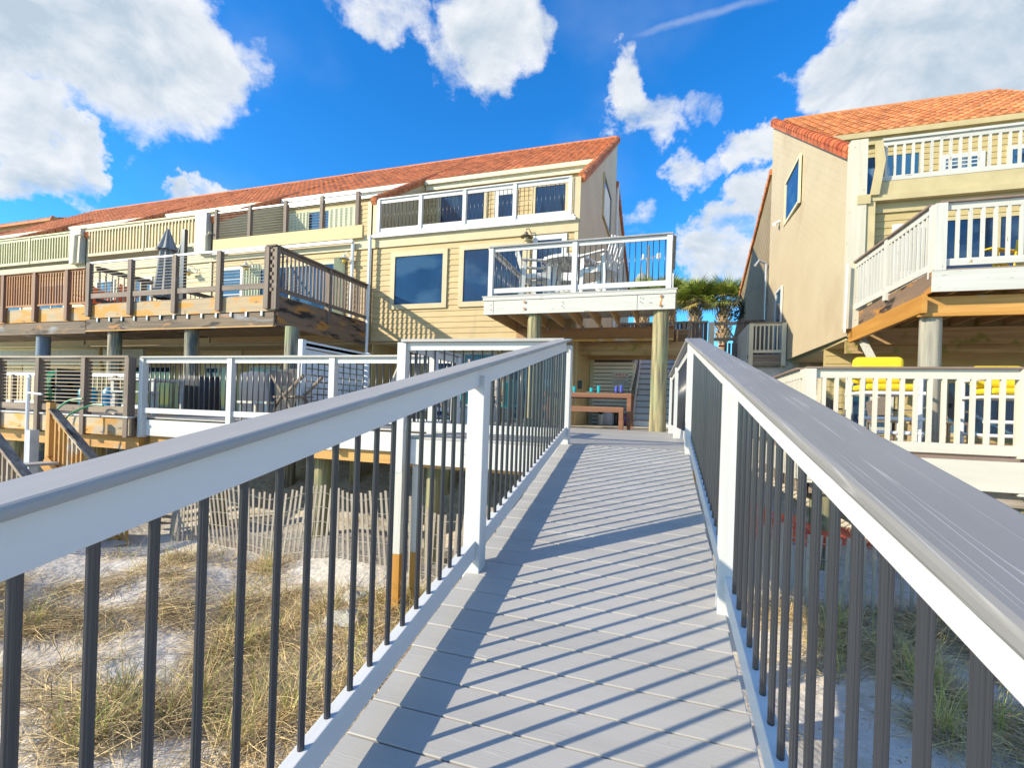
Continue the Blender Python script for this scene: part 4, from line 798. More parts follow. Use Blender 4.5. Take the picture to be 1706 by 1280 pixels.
def cup(x, y, z, m, label, h=.13, r=.038, group='plastic cups on the patio table'):
    t = MB().lathe([(0, 0), (r*.8, 0), (r, h), (r*.9, h), (r*.72, .01), (0, .01)], (x, y, z), 14).build('cup', m, None, smooth=True); tag(t, label, 'cup', group); return t
TZ = ZL+.762
cup(-1.97, 10.4, TZ, TEAL, 'turquoise cup nearest the white ramp post on the brown table'); cup(-2.12, 10.45, TZ, TEAL, 'turquoise cup farthest left on the brown table')
cup(-1.62, 10.55, TZ, TEAL, 'short turquoise cup standing on the pale blue plate', .11); cup(-1.44, 10.40, TZ, TEAL, 'tall turquoise cup to the right of the pale blue plate', .15)
cup(-1.08, 10.5, TZ+.02, BLUEP, 'left violet-blue cup standing on the navy plate', .13); cup(-.97, 10.42, TZ+.02, BLUEP, 'right violet-blue cup standing on the navy plate', .15)
def plate(x, y, m, label): tag(MB().lathe([(0, 0), (.06, 0), (.13, .018), (.128, .022), (.06, .006), (0, .006)], (x, y, TZ), 20).build('plate', m, None, smooth=True), label, 'plate', 'plates on the patio table')
plate(-1.60, 10.50, mat('pale_turquoise_plate', (.20, .58, .60), None, .3), 'pale turquoise plate on the brown table'); plate(-1.02, 10.48, NAVYP, 'navy blue plate on the brown table')
# plants and things under the table against the slats
def potplant(x, y, label, r, m, leafm, n, L_, cat='potted plant'):
    t = thing('potted_plant', (x, y, ZL), label, cat)
    MB().lathe([(0, 0), (r*.75, 0), (r, .30), (r*.92, .30), (r*.85, .26), (0, .26)], (x, y, ZL), 18).build('pot', m, t, smooth=True)
    mb = MB()
    for i in range(n):
        a = random.uniform(0, 6.28); l = L_*random.uniform(.6, 1); c, s_ = math.cos(a), math.sin(a); pts = []
        for k in range(6): u = k/5; pts.append(Vector((x+c*l*u*.7, y+s_*l*u*.7, ZL+.26+l*(u-.6*u*u))))
        for k in range(5):
            w0, w1 = .035*math.sin(math.pi*(k/5*.9+.08)), .035*math.sin(math.pi*((k+1)/5*.9+.08)); q = Vector((-s_, c, 0))
            mb.add([pts[k]-q*w0, pts[k]+q*w0, pts[k+1]+q*w1, pts[k+1]-q*w1], [(0, 1, 2, 3)])
    mb.build('leaves', leafm, t, fixn=False); return t
potplant(-1.85, 14.0, 'dark long-leaved plant in a white pot under the bench', .11, POT, mat('dark_leaf', (.02, .035, .02), None, .5), 26, .55)
potplant(-1.42, 14.05, 'small bushy plant in a black pot beside the slatted wall', .07, BLACK, mat('olive_leaf', (.10, .10, .03), None, .6), 24, .35)
tag(MB().lathe([(0, 0), (.17, 0), (.19, .05), (.19, .34), (.15, .42), (.06, .45), (.06, .52), (0, .52)], (-1.66, 14.1, ZL), 20).build('water_jug', mat('frosted_white_plastic', (.55, .57, .62), None, .35), None, smooth=True), 'frosted white jug between two potted plants', 'jug')
bb = thing('beach_ball', (-1.17, 14.1, ZL), 'coloured ball lying against the slatted wall', 'ball')
mb = MB()
for i in range(8):
    for j in range(16):
        a0, a1 = math.pi*i/8, math.pi*(i+1)/8; b0, b1 = 2*math.pi*j/16, 2*math.pi*(j+1)/16
        P = lambda a, b: (-1.17+.17*math.sin(a)*math.cos(b), 14.1+.17*math.sin(a)*math.sin(b), ZL+.17+.17*math.cos(a))
        mb.add([P(a0, b0), P(a0, b1), P(a1, b1), P(a1, b0)], [(0, 1, 2, 3)], (j//4) % 3)
mb.build('ball_skin', [BLUEP, mat('ball_cream', (.6, .5, .25), None, .4), mat('ball_red', (.6, .15, .05), None, .4)], bb, smooth=True)
wl = thing('security_camera', (-2.45, 12.16, 1.66), 'small black and white camera on the tan corner wall', 'camera')
MB().tube([(-2.45, 12.19, 1.66), (-2.45, 12.02, 1.62)], .035, 10).build('housing', POT, wl); MB().tube([(-2.45, 12.02, 1.62), (-2.45, 12.0, 1.615)], .03, 10).box(-2.5, -2.4, 12.17, 12.2, 1.6, 1.74).build('lens', BLACK, wl)
tag(MB().box(-2.27, -2.17, 12.5, 12.56, .62, .84).build('wall_box', mat('dark_grey_box', (.08, .09, .10), None, .5), None), 'dark grey electrical box on the passage wall', 'box')

# ------------------------------------------------------------------ white chairs and round table on the balcony deck
WC = mat('white_poly_lumber', (.68, .68, .66), (.62, .62, .60), .45, 6, (1, 1, 1), .1)
def tall_chair(loc, rz, label):
    t = thing('counter_chair', (0, 0, 0), label, 'chair', 'white counter-height chairs'); mb = MB()
    for i in range(6): mb.bar((-.26+0, -.24+i*.095, .70-.012*i), (.26, -.24+i*.095, .70-.012*i), .085, .022)
    mb.build('seat', WC, t)
    mb = MB()
    for i in range(5):
        x = -.20+i*.10; mb.bar((x, .25, .62), (x*1.12, .47, 1.30-.02*abs(i-2)), .078, .02, (0, 1, 0))
    mb.bar((-.26, .29, .80), (.26, .29, .80), .03, .07).bar((-.28, .42, 1.18), (.28, .42, 1.18), .03, .07); mb.build('backrest', WC, t)
    for sx in (-1, 1):
        MB().bar((sx*.29, -.27, 0), (sx*.29, -.25, .93), .035, .09, (0, 1, 0)).build('leg', WC, t); MB().bar((sx*.29, .36, 0), (sx*.29, .27, .95), .035, .09, (0, 1, 0)).build('leg', WC, t)
        MB().bar((sx*.31, -.34, .95), (sx*.31, .36, .95), .13, .024).build('armrest', WC, t)
        MB().bar((sx*.29, -.26, .30), (sx*.29, .33, .30), .025, .07).bar((sx*.29, -.26, .62), (sx*.29, .30, .58), .025, .09).build('side_rail', WC, t)
    MB().bar((-.29, -.28, .28), (.29, -.28, .28), .025, .09).bar((-.29, .30, .32), (.29, .30, .32), .025, .07).build('footrest', WC, t)
    t.location = loc; t.rotation_euler = (0, 0, rz); return t
tall_chair((-3.02, 10.75, DZ), R(112), 'white counter-height chair on the balcony deck, left of the white round table'); tall_chair((-1.52, 10.55, DZ), R(-118), 'white counter-height chair on the balcony deck, right of the white round table')
tall_chair((-2.45, 11.65, DZ), R(5), 'white counter-height chair between the round table and the house door')
rt = thing('round_table', (-2.32, 10.95, DZ), 'white round counter-height table on the balcony deck', 'table')
mb = MB()
for i in range(11):
    x = -.55+i*.10; l = math.sqrt(max(.03, .60**2-(x+.05)**2)); mb.box(-2.32+x, -2.32+x+.092, 10.95-l, 10.95+l, DZ+1.00, DZ+1.03)
mb.lathe([(.60, .955), (.62, .955), (.62, 1.0), (.60, 1.0), (.60, .955)], (-2.32, 10.95, DZ), 32)
mb.build('tabletop', WC, rt)
for sx, sy in ((-1, -1), (1, -1), (-1, 1), (1, 1)): MB().bar((-2.32+sx*.30, 10.95+sy*.30, DZ), (-2.32+sx*.22, 10.95+sy*.22, DZ+1.0), .08, .08, (0, 1, 0)).build('leg', WC, rt)
MB().bar((-2.62, 10.95-.28, DZ+.3), (-2.02, 10.95-.28, DZ+.3), .03, .08).bar((-2.62, 11.23, DZ+.3), (-2.02, 11.23, DZ+.3), .03, .08).bar((-2.8, 10.95, DZ+.95), (-1.84, 10.95, DZ+.95), .05, .08).bar((-2.32, 10.45, DZ+.95), (-2.32, 11.45, DZ+.95), .05, .08).build('braces', WC, rt)
tag(MB().lathe([(0, 0), (.05, 0), (.09, .05), (.085, .055), (0, .04)], (-2.45, 10.8, DZ+1.032), 16).build('bowl', YELL, None, smooth=True), 'small yellow bowl on the white round table', 'bowl')
# wall lamps
lamp(-3.66, YW, 4.52, 'bronze barn lamp on the tan wall above the white chairs', LAMPB, mat('bronze_lamp_glass', (.5, .42, .22), None, .3))
lamp(-9.26, YW, 4.32, 'grey lamp with amber glass beside the downspout above the wooden deck side railing', LAMPW, AMBER); lamp(-12.95, YW-.04, 4.30, 'grey lamp with amber glass between the door and shutter behind the wooden deck', LAMPW, AMBER); lamp(-15.45, YW, 4.28, 'grey lamp with amber glass casting a shadow on the wall right of the folded umbrella', LAMPW, AMBER)

# ------------------------------------------------------------------ folded umbrella on the wooden deck
um = thing('folded_umbrella', (-13.75, 10.0, DZ), 'folded grey patio umbrella standing on the brown wooden deck', 'umbrella')
MB().tube([(-13.75, 10, DZ), (-13.75, 10, 4.80)], .025, 10).lathe([(0, 0), (.28, 0), (.28, .06), (.05, .10), (0, .1)], (-13.75, 10, DZ), 20).build('pole', BLACK, um)
def folds(prof, n, amp, c):
    mb = MB(); m_ = 48
    for r, z in prof:
        for j in range(m_): t = 2*math.pi*j/m_; rr = r*(1+amp*math.cos(n*t)); mb.v.append((c[0]+rr*math.cos(t), c[1]+rr*math.sin(t), c[2]+z))
    for i in range(len(prof)-1):
        for j in range(m_): mb.f.append((i*m_+j, i*m_+(j+1) % m_, (i+1)*m_+(j+1) % m_, (i+1)*m_+j)); mb.mi.append(0)
    return mb
folds([(.01, 2.42), (.05, 2.36), (.10, 2.2), (.16, 2.02), (.22, 1.86), (.26, 1.80), (.20, 1.80)], 8, .14, (-13.75, 10, DZ)).build('vent_canopy', GREYF, um, smooth=True)
folds([(.09, 2.1), (.14, 1.85), (.18, 1.5), (.21, 1.1), (.26, .7), (.31, .42), (.25, .40)], 8, .20, (-13.75, 10, DZ)).build('canopy', GREYF, um, smooth=True)
ms = thing('umbrella_mast', (-13.1, 10.0, DZ), 'dark square mast with a strut, right of the folded umbrella', 'mast')
MB().box(-13.17, -13.03, 9.95, 10.05, DZ, 4.78).build('mast', BLACK, ms); MB().bar((-13.1, 9.98, 4.72), (-13.35, 9.98, 3.9), .03, .03, (0, 1, 0)).build('strut', BLACK, ms)
# things behind the umbrella
def deck_chair(loc, rz, label, m, fm, group, hi=.95):
    t = thing('patio_chair', (0, 0, 0), label, 'chair', group)
    MB().box(-.26, .26, -.25, .25, .40, .45).build('seat', m, t); MB().bar((0, .25, .42), (0, .36, hi), .50, .04, (1, 0, 0)).build('backrest', m, t)
    for sx in (-1, 1):
        for sy in (-1, 1): MB().bar((sx*.25, sy*.24, 0), (sx*.25, sy*.24, .42), .035, .035, (0, 1, 0)).build('leg', fm, t)
        MB().bar((sx*.28, -.27, .64), (sx*.28, .28, .64), .05, .03).bar((sx*.28, -.25, .42), (sx*.28, -.25, .64), .03, .03, (0, 1, 0)).build('armrest', fm, t)
    t.location = loc; t.rotation_euler = (0, 0, rz); return t
ORP = mat('orange_chair_plastic', (.75, .14, .02), None, .4); ALU = mat('white_metal_frame', (.66, .67, .70), None, .4)
deck_chair((-17.1, 10.0, DZ), R(10), 'orange patio chair on the redwood deck, the left one of two', ORP, ORP, 'orange patio chairs'); deck_chair((-16.0, 10.1, DZ), R(-12), 'orange patio chair on the redwood deck, nearest the wooden deck', ORP, ORP, 'orange patio chairs')

# ------------------------------------------------------------------ furniture on the ground decks
ct = 'covered grills on the patio deck'
def grill(x, y, w, d, h, label, m=DARKF):
    t = thing('covered_grill', (x, y, ZL), label, 'grill', ct); mb = MB(); rows = 14; m_ = 40
    for i in range(rows+1):
        u = i/rows; z = h*min(1, u*1.18); sc = 1.0 if u < .8 else math.sqrt(max(0, 1-((u-.8)/.2)**2))*.96+.02; sc2 = 1+.06*(1-u)
        for j in range(m_):
            a = 2*math.pi*j/m_; c, s_ = math.cos(a), math.sin(a); k = (abs(c)**4+abs(s_)**4)**-.25; f = 1+.035*math.sin(a*9+u*5)*(1-u*.5)
            mb.v.append((x+c*k*w/2*sc*sc2*f, y+s_*k*d/2*sc*sc2*f, ZL+z*(.985+.015*math.sin(a*3)))
                        )
    for i in range(rows):
        for j in range(m_): mb.f.append((i*m_+j, i*m_+(j+1) % m_, (i+1)*m_+(j+1) % m_, (i+1)*m_+j)); mb.mi.append(0)
    mb.f.append(tuple(rows*m_+j for j in range(m_))); mb.mi.append(0)
    mb.build('cover', m, t, smooth=True)
    for sx in (-1, 1): MB().tube([(x+sx*w*.35-.03, y, ZL+.05), (x+sx*w*.35+.03, y, ZL+.05)], .05, 12).build('wheel', BLACK, t)
    return t
grill(-6.75, 7.7, 1.15, .6, .98, 'black covered grill on the patio deck, the larger right one'); grill(-8.05, 8.0, .95, .6, .95, 'blue-black covered grill next to the larger one on the patio deck', mat('blue_black_cover', (.05, .07, .11), (.035, .045, .07), .7, 5, (1, 1, 1), .4)); grill(-9.75, 7.9, .75, .55, .85, 'small round-topped black covered grill on the weathered deck near the white corner post')
# slatted privacy screen
ps = thing('privacy_screen', (-6, 7.6, ZL), 'white slatted privacy screen standing on the patio deck behind the grills', 'screen')
SCR = mat('bluish_white_paint', (.66, .69, .74), (.60, .63, .68), .5, 4)
mb = MB(); z = ZL+.06
while z < 1.0: mb.box(-6.03, -6.0, 6.75, 8.6, z, z+.085); z += .112
mb.box(-6.03, -6.0, 6.75, 8.6, 1.0, 1.09); mb.build('slats', SCR, ps)
for y in (6.70, 8.6): MB().box(-6.06, -5.97, y, y+.09, ZL, 1.10).build('post', SCR, ps)
def chaise(x, y, label, rz=0):
    t = thing('chaise_lounge', (0, 0, 0), label, 'lounge chair', 'beige chaise lounges')
    MB().box(-.32, .32, -1.2, .35, .30, .335).build('seat', BEIGE, t); mb = MB()
    mb.bar((0, .35, .32), (0, .72, .98), .64, .03, (1, 0, 0)); mb.build('backrest', BEIGE, t)
    MB().box(-.35, -.32, -1.22, .5, .27, .34).box(.32, .35, -1.22, .5, .27, .34).build('frame', ALU, t)
    for sx in (-1, 1):
        for yy in (-1.0, .4): MB().box(sx*.33-.02, sx*.33+.02, yy-.02, yy+.02, 0, .27).build('leg', ALU, t)
    t.location = (x, y, ZL); t.rotation_euler = (0, 0, rz)
chaise(-5.15, 7.9, 'beige chaise lounge on the patio deck, nearer the privacy screen', R(-6)); chaise(-4.1, 7.95, 'beige chaise lounge on the patio deck, nearer the landing railing', R(-6))
fc = thing('folding_wood_chair', (-5.9, 6.6, ZL), 'brown curved wooden folding chair beside the privacy screen', 'chair')
mb = MB()
for s_ in (-1, 1):
    mb.tube([(-6.25+.0, 6.55+s_*.22, ZL), (-6.1, 6.55+s_*.22, ZL+.35), (-5.85, 6.55+s_*.22, ZL+.55), (-5.6, 6.55+s_*.22, ZL+.78)], .028, 8)
    mb.tube([(-5.7, 6.55+s_*.22, ZL), (-5.9, 6.55+s_*.22, ZL+.35), (-6.1, 6.55+s_*.22, ZL+.6), (-6.3, 6.55+s_*.22, ZL+.86)], .028, 8)
mb.build('frame', wwood('z'), fc, smooth=True); MB().bar((-6.2, 6.55, ZL+.42), (-5.75, 6.55, ZL+.44), .44, .03).bar((-6.12, 6.55, ZL+.62), (-6.3, 6.55, ZL+.86), .44, .02).build('seat', wwood('x'), fc)
lt = thing('low_table', (-6.3, 6.5, ZL), 'low pale side table in front of the covered grill', 'table')
MB().box(-7.0, -6.35, 6.35, 6.75, ZL+.30, ZL+.34).build('tabletop', oldwhite('x'), lt)
for x in (-6.97, -6.41):
    for y in (6.38, 6.69): MB().box(x, x+.04, y, y+.04, ZL, ZL+.3).build('leg', oldwhite('z'), lt)
# seating behind the landing railing
DKM = mat('charcoal_resin', (.05, .055, .06), None, .5); PINK = mat('pinkish_louvre', (.58, .46, .41), None, .7)
deck_chair((-3.3, 10.4, ZL), R(170), 'dark patio chair with teal cushion left of the brown table', mat('teal_cushion', (.02, .38, .42), None, .7), DKM, 'dark patio chairs'); deck_chair((-4.4, 10.9, ZL), R(150), 'dark patio chair with teal cushion behind the chaise lounges', mat('teal_cushion', (0, 0, 0)), DKM, 'dark patio chairs')
cl = thing('cooler_box', (-3.8, 9.4, ZL), 'white cooler box on the patio deck', 'cooler'); MB().box(-4.1, -3.5, 9.2, 9.6, ZL, ZL+.36).build('body', POT, cl, bevel=.02); MB().box(-4.12, -3.48, 9.18, 9.62, ZL+.363, ZL+.42).build('lid', mat('grey_blue_lid', (.30, .36, .45), None, .4), cl, bevel=.015)
lv = thing('louvred_screen', (-5.6, 11.9, ZL), 'pinkish louvred screen leaning near the glass doors under the centre house', 'screen'); mb = MB()
for i in range(13): mb.box(-5.35, -4.55, 12.5, 12.53, ZL+.1+i*.12, ZL+.19+i*.12)
mb.build('louvres', PINK, lv); MB().box(-5.42, -5.35, 12.49, 12.54, ZL, 1.4).box(-4.55, -4.48, 12.49, 12.54, ZL, 1.4).build('frame', PINK, lv)
# left deck furniture
LG = mat('light_grey_poly', (.50, .50, .50), (.44, .44, .44), .6, 5)
tt = thing('patio_table', (-10.2, 7.0, ZL), 'light grey wooden table on the weathered left deck', 'table'); MB().box(-10.9, -9.6, 6.8, 7.5, ZL+.68, ZL+.72).build('tabletop', LG, tt)
for x in (-10.85, -9.72):
    for y in (6.83, 7.4): MB().box(x, x+.08, y, y+.07, ZL, ZL+.68).build('leg', LG, tt)
bn2 = thing('bench', (-9.6, 6.6, ZL), 'light grey bench in front of the light grey table', 'bench'); MB().box(-10.1, -9.2, 6.35, 6.65, ZL+.42, ZL+.46).build('seat', LG, bn2)
for x in (-10.07, -9.3):
    for y in (6.37, 6.57): MB().box(x, x+.07, y, y+.06, ZL, ZL+.42).build('leg', LG, bn2)
hr = thing('hose_reel', (-12.6, 6.9, ZL), 'green garden hose reel on the weathered deck', 'hose reel')
mb = MB()
for k in range(5):
    pts = [(-12.75+k*.075, 6.95+.30*math.cos(a), ZL+.55+.30*math.sin(a)) for a in [i*2*math.pi/24 for i in range(25)]]; mb.tube(pts, .034, 8)
mb.build('coiled_hose', GREENH, hr, smooth=True); MB().box(-12.85, -12.8, 6.7, 7.2, ZL, ZL+.9).box(-12.35, -12.3, 6.7, 7.2, ZL, ZL+.9).tube([(-12.85, 6.95, ZL+.55), (-12.3, 6.95, ZL+.55)], .06, 10).build('reel_frame', DKM, hr)
for i, (x, y) in enumerate(((-12.0, 7.1), (-11.55, 7.3), (-11.15, 7.05))):
    tag(MB().lathe([(0, 0), (.15, 0), (.17, .45), (.12, .52), (0, .52)], (x, y, ZL), 18).build('water_drum', mat('blue_plastic', (.02, .22, .42), None, .35) if i else TEAL, None, smooth=True), ('teal drum beside the green hose reel', 'blue drum in the middle of the three drums', 'blue drum farthest from the hose reel')[i], 'drum', 'plastic drums on the weathered deck')
gh_ = thing('garden_hose', (-10.2, 5.7, ZL), 'green hose looping over the deck edge by the beach stairs', 'hose')
pts = [(-10.0, 5.84, ZL+.28), (-10.35, 5.80, ZL+.22), (-10.62, 5.74, ZL-.05), (-10.66, 5.70, ZL-.40), (-10.50, 5.66, ZL-.66), (-10.28, 5.64, ZL-.72), (-10.10, 5.62, ZL-.55), (-10.04, 5.60, ZL-.2), (-9.95, 5.62, ZL+.0), (-9.7, 5.82, ZL+.18), (-9.4, 5.83, ZL+.17)]
pts2 = []
for i in range(len(pts)-1):
    for k in range(5):
        u = k/5; p0_, p1_, p2_, p3_ = [Vector(pts[max(0, min(len(pts)-1, i+q))]) for q in (-1, 0, 1, 2)]
        pts2.append(.5*((2*p1_)+(p2_-p0_)*u+(2*p0_-5*p1_+4*p2_-p3_)*u*u+(3*p1_-p0_-3*p2_+p3_)*u**3))
MB().tube(pts2, .016, 8).build('hose_line', GREENH, gh_, smooth=True)
wp = thing('standpipe', (-11.2, 5.65, ZL), 'white standpipe with a tap on the deck post', 'pipe'); MB().tube([(-11.33, 5.74, -2.3), (-11.33, 5.74, ZL+.62), (-11.25, 5.70, ZL+.68), (-11.15, 5.66, ZL+.62)], .03, 8).tube([(-11.33, 5.74, ZL+.36), (-10.9, 5.72, ZL+.34)], .02, 8).build('pipe', PVC, wp, smooth=True)
# right house furniture
def pvc_chair(x, y, label, bh=.50):
    t = thing('pipe_frame_chair', (x, y, ZG), label, 'chair', 'white pipe chairs with yellow cushions')
    w = .36; mb = MB()
    for sx in (-1, 1):
        mb.tube([(x+sx*w, y-.25, ZG), (x+sx*w, y-.25, ZG+1.12)], .028, 10).tube([(x+sx*w, y+.42, ZG), (x+sx*w, y+.42, ZG+1.12+bh*.3)], .028, 10).tube([(x+sx*w, y-.30, ZG+1.12), (x+sx*w, y+.40, ZG+1.12)], .028, 10).tube([(x+sx*w, y-.25, ZG+.25), (x+sx*w, y+.36, ZG+.25)], .028, 10).tube([(x+sx*w, y-.25, ZG+.84), (x+sx*w, y+.36, ZG+.84)], .028, 10)
    for z, yy in ((.25, -.25), (.46, -.25), (.84, -.25), (.84, .36), (1.12+bh*.3, .42)): mb.tube([(x-w-.05, y+yy, ZG+z), (x+w+.05, y+yy, ZG+z)], .030, 10)
    mb.build('frame', PVC, t, smooth=True)
    MB().box(x-w+.02, x+w-.02, y-.28, y+.30, ZG+.88, ZG+.98).build('seat_cushion', YELL, t, bevel=.045)
    MB().box(x-w+.02, x+w-.02, y+.20, y+.38, ZG+1.0, ZG+1.0+bh).build('back_cushion', YELL, t, bevel=.085); return t
pvc_chair(3.14, 8.8, 'white pipe chair with yellow cushions left of the grey pole on the right ground deck', .44); pvc_chair(4.95, 9.4, 'white pipe chair with yellow cushions at the right edge of the photo', .36)
RW = mat('taupe_wicker', (.17, .145, .125), (.12, .10, .09), .8, 30)
for i, (x, y, lb) in enumerate(((3.9, 10.6, 'dark armchair behind the grey pole on the right ground deck'), (4.9, 11.0, 'dark armchair farthest right on the right ground deck'), (2.9, 11.2, 'dark armchair nearest the ramp on the right ground deck'))): deck_chair((x, y, ZG), R(20-30*i), lb, RW, RW, 'dark armchairs', .85)
tl_ = thing('side_table', (3.9, 9.6, ZG), 'small pale table among the dark armchairs', 'table'); MB().box(4.05, 4.55, 10.0, 10.4, ZG+.40, ZG+.43).build('tabletop', mat('pale_tan_wood', (.5, .38, .22), None, .6), tl_)
for x in (4.07, 4.49):
    for y in (10.02, 10.34): MB().box(x, x+.04, y, y+.04, ZG, ZG+.40).build('leg', mat('pale_tan_wood', (.5, .38, .22)), tl_)
yc = thing('yellow_chair', (0, 0, 0), 'bright yellow wooden armchair on the elevated right-hand deck', 'chair')
YC = mat('bright_yellow_paint', (.80, .52, .01), None, .4); mb = MB()
for i in range(5): mb.bar((-.22+i*.11, .12, .34), (-.25+i*.125, .50, 1.0-.03*abs(i-2)), .09, .02, (0, 1, 0))
mb.build('backrest', YC, yc); MB().bar((0, -.35, .36), (0, .2, .30), .52, .025, (1, 0, 0)).build('seat', YC, yc)
for sx in (-1, 1):
    MB().bar((sx*.28, -.34, 0), (sx*.28, -.34, .56), .03, .10, (0, 1, 0)).build('leg', YC, yc); MB().bar((sx*.28, .42, 0), (sx*.28, -.30, .38), .03, .10).build('leg', YC, yc); MB().bar((sx*.33, -.42, .57), (sx*.33, .38, .57), .13, .022).build('armrest', YC, yc)
yc.location = (5.62, 10.2, DZ); yc.rotation_euler = (0, 0, R(-60))

# ------------------------------------------------------------------ between the houses
fn = thing('board_fence', (0.2, 20, 1.9), 'weathered upright board fence behind the passage between the houses', 'fence')
mb = MB(); x = -2.0
while x < 1.32: mb.box(x, x+.135, 20.0, 20.025, 1.9, 3.66+random.uniform(-.01, .02)); x += .145
mb.build('boards', FENCEW, fn); MB().box(-2, 1.35, 19.95, 19.998, 3.62, 3.70).box(-2, 1.35, 19.95, 19.995, 2.3, 2.4).build('rail', wwood('x'), fn)
for x in (-.55, .42, .62): MB().box(x, x+.1, 19.88, 19.945, 1.9, 3.70).build('post', wwood('z'), fn)
MB().box(1.36, 1.56, 19.80, 19.99, 1.9, 3.62).build('light_post', SBW, fn)
gt = thing('wooden_gate', (1.9, 20, 1.9), 'dark wooden gate with open pickets and a small red tag under the palms', 'gate')
MB().box(1.57, 2.36, 19.95, 20.0, 3.52, 3.64).box(1.57, 2.36, 19.95, 20.0, 2.92, 3.04).box(1.57, 2.36, 19.95, 20.0, 2.0, 2.1).build('rail', wwood('x'), gt)
mb = MB(); x = 1.95
while x < 2.36: mb.box(x, x+.09, 20.005, 20.03, 1.95, 2.84); x += .13
mb.build('pickets', FENCEW, gt); MB().bar((2.30, 19.97, 2.98), (1.95, 19.97, 3.54), .05, .09, (0, 1, 0)).build('brace', wwood('x'), gt)
MB().box(1.74, 1.95, 19.93, 19.945, 2.68, 2.76).build('red_tag', REDP, gt)
f2 = thing('board_fence', (3, 20.1, 1.9), 'short dark board fence between the gate and the cream side landing', 'fence'); mb = MB(); x = 2.38
while x < 3.3: mb.box(x, x+.135, 20.04, 20.065, 1.9, 3.66); x += .14
mb.box(2.38, 3.3, 20.0, 20.035, 3.60, 3.70); mb.build('boards', FENCEW, f2)
hs = thing('outdoor_stairs', (.3, 18.5, 1.9), 'wooden stair rails crossing in front of the board fence behind the pole', 'stairs')
MB().bar((-.1, 18.8, 3.35), (1.1, 18.8, 2.2), .05, .12).bar((-.1, 18.8, 2.75), (.9, 18.8, 1.95), .05, .14).box(.0, .09, 18.77, 18.86, 1.5, 3.5).build('handrails', mat('pale_stair_rail_wood', (.42, .31, .22), (.34, .25, .17), .75, 5), hs)
# palms
def palm(name, x, y, z0, zc, r, label, seed, boots=True, nf=46):
    rnd = random.Random(seed); t = thing(name, (x, y, z0), label, 'palm', 'cabbage palms behind the board fence')
    n = 12; MB().tube([(x+.05*math.sin(i), y, z0+(zc-z0)*i/n) for i in range(n+1)], .2, 12, rad=[.24+.03*math.sin(i*2.1) for i in range(n+1)]).build('trunk', BOOT, t, smooth=True)
    mb = MB()
    for i in range(110):
        a = i*2.39996; z = zc-.2-(i/110)*2.6; rr = (.24+.12*math.sin((i/110)*3.0))*(1+.15*(seed == 2)); c, s_ = math.cos(a), math.sin(a); o = .17
        p = Vector((x+c*rr, y+s_*rr, z)); q = Vector((x+c*(rr+o), y+s_*(rr+o), z+.28)); w = Vector((-s_, c, 0))*.085
        mb.add([p-w, p+w, q+w*.7, q-w*.7, p+Vector((c*.03, s_*.03, -.06))], [(0, 1, 2, 3), (4, 1, 2), (4, 2, 3), (4, 3, 0)])
    mb.build('leaf_boots', BOOT, t, fixn=False)
    g = MB()
    for k in range(nf):
        a = rnd.uniform(0, 6.283); u = k/nf; el = math.radians(78-96*u+rnd.uniform(-10, 10)); pl = r*rnd.uniform(.35, .52)
        dr = Vector((math.cos(a)*math.cos(el), math.sin(a)*math.cos(el), math.sin(el))); base = Vector((x, y, zc))
        hub = base+dr*pl+Vector((0, 0, -.10*pl*(1-u))); sd = dr.cross(Vector((0, 0, 1)))
        sd = (sd if sd.length > .05 else Vector((1, 0, 0))).normalized(); up_ = sd.cross(dr).normalized(); roll = rnd.uniform(-.8, .8)
        sd, up_ = sd*math.cos(roll)+up_*math.sin(roll), up_*math.cos(roll)-sd*math.sin(roll)
        g.tube([base, base+dr*pl*.5, hub], .014, 4, cap=False); mi = 1 if (u > .82 and rnd.random() < .6) else 0
        nl = 26; fl = r*rnd.uniform(.55, .72)
        for j in range(nl):
            th = math.radians(-118+236*j/(nl-1)); ld = (dr*math.cos(th)+sd*math.sin(th)); l = fl*(1-.35*abs(th)/2.06)*rnd.uniform(.9, 1.08)
            ld = (ld-up_*.12).normalized(); m1 = hub+ld*l*.55; tip = hub+ld*l+Vector((0, 0, -.14*l*rnd.uniform(.3, 1.6))); w = ld.cross(up_).normalized()*.036
            g.add([hub, m1-w, m1+w, tip], [(0, 1, 2), (1, 3, 2)], mi)
    g.build('crown', [LEAFG, LEAFY], t, fixn=False); return t
palm('palm_tree', 1.42, 33.2, 1.9, 7.45, 1.75, 'palm with an orange-lit trunk, left of the gate', 1); palm('palm_tree', 3.15, 33.4, 1.9, 7.5, 1.95, 'thicker-trunked palm right above the wooden gate', 2)
palm('palm_tree', -.15, 36, 1.9, 8.4, 1.9, 'palm just right of the balcony deck corner', 3, nf=38)
palm('palm_tree', -2.1, 39, 1.9, 9.2, 1.8, 'palm seen through the right bay of the balcony deck railing', 4, nf=40)
palm('palm_tree', -.9, 41, 1.9, 9.6, 1.8, 'palm behind the right end of the balcony deck railing', 6, nf=40)
ot = thing('background_shrub', (3.2, 27, 1.9), 'dark leafy tree beside the right-hand house beyond the palms', 'tree')
mb = MB(); mb.tube([(3.2, 27, 1.9), (3.1, 27, 4), (3.4, 27, 5.6)], .08, 8); mb.build('trunk', wwood('z'), ot); mb = MB()
for i in range(700):
    p = Vector((3.45+random.gauss(0, .27), 27+random.gauss(0, .4), 5.5+random.gauss(0, .38))); a = Vector((random.gauss(0, 1), random.gauss(0, 1), random.gauss(0, 1))).normalized()*.09; b = Vector((random.gauss(0, 1), random.gauss(0, 1), random.gauss(0, 1))).normalized()*.045
    mb.add([p, p+a-b, p+a*1.8, p+a+b], [(0, 1, 2, 3)])
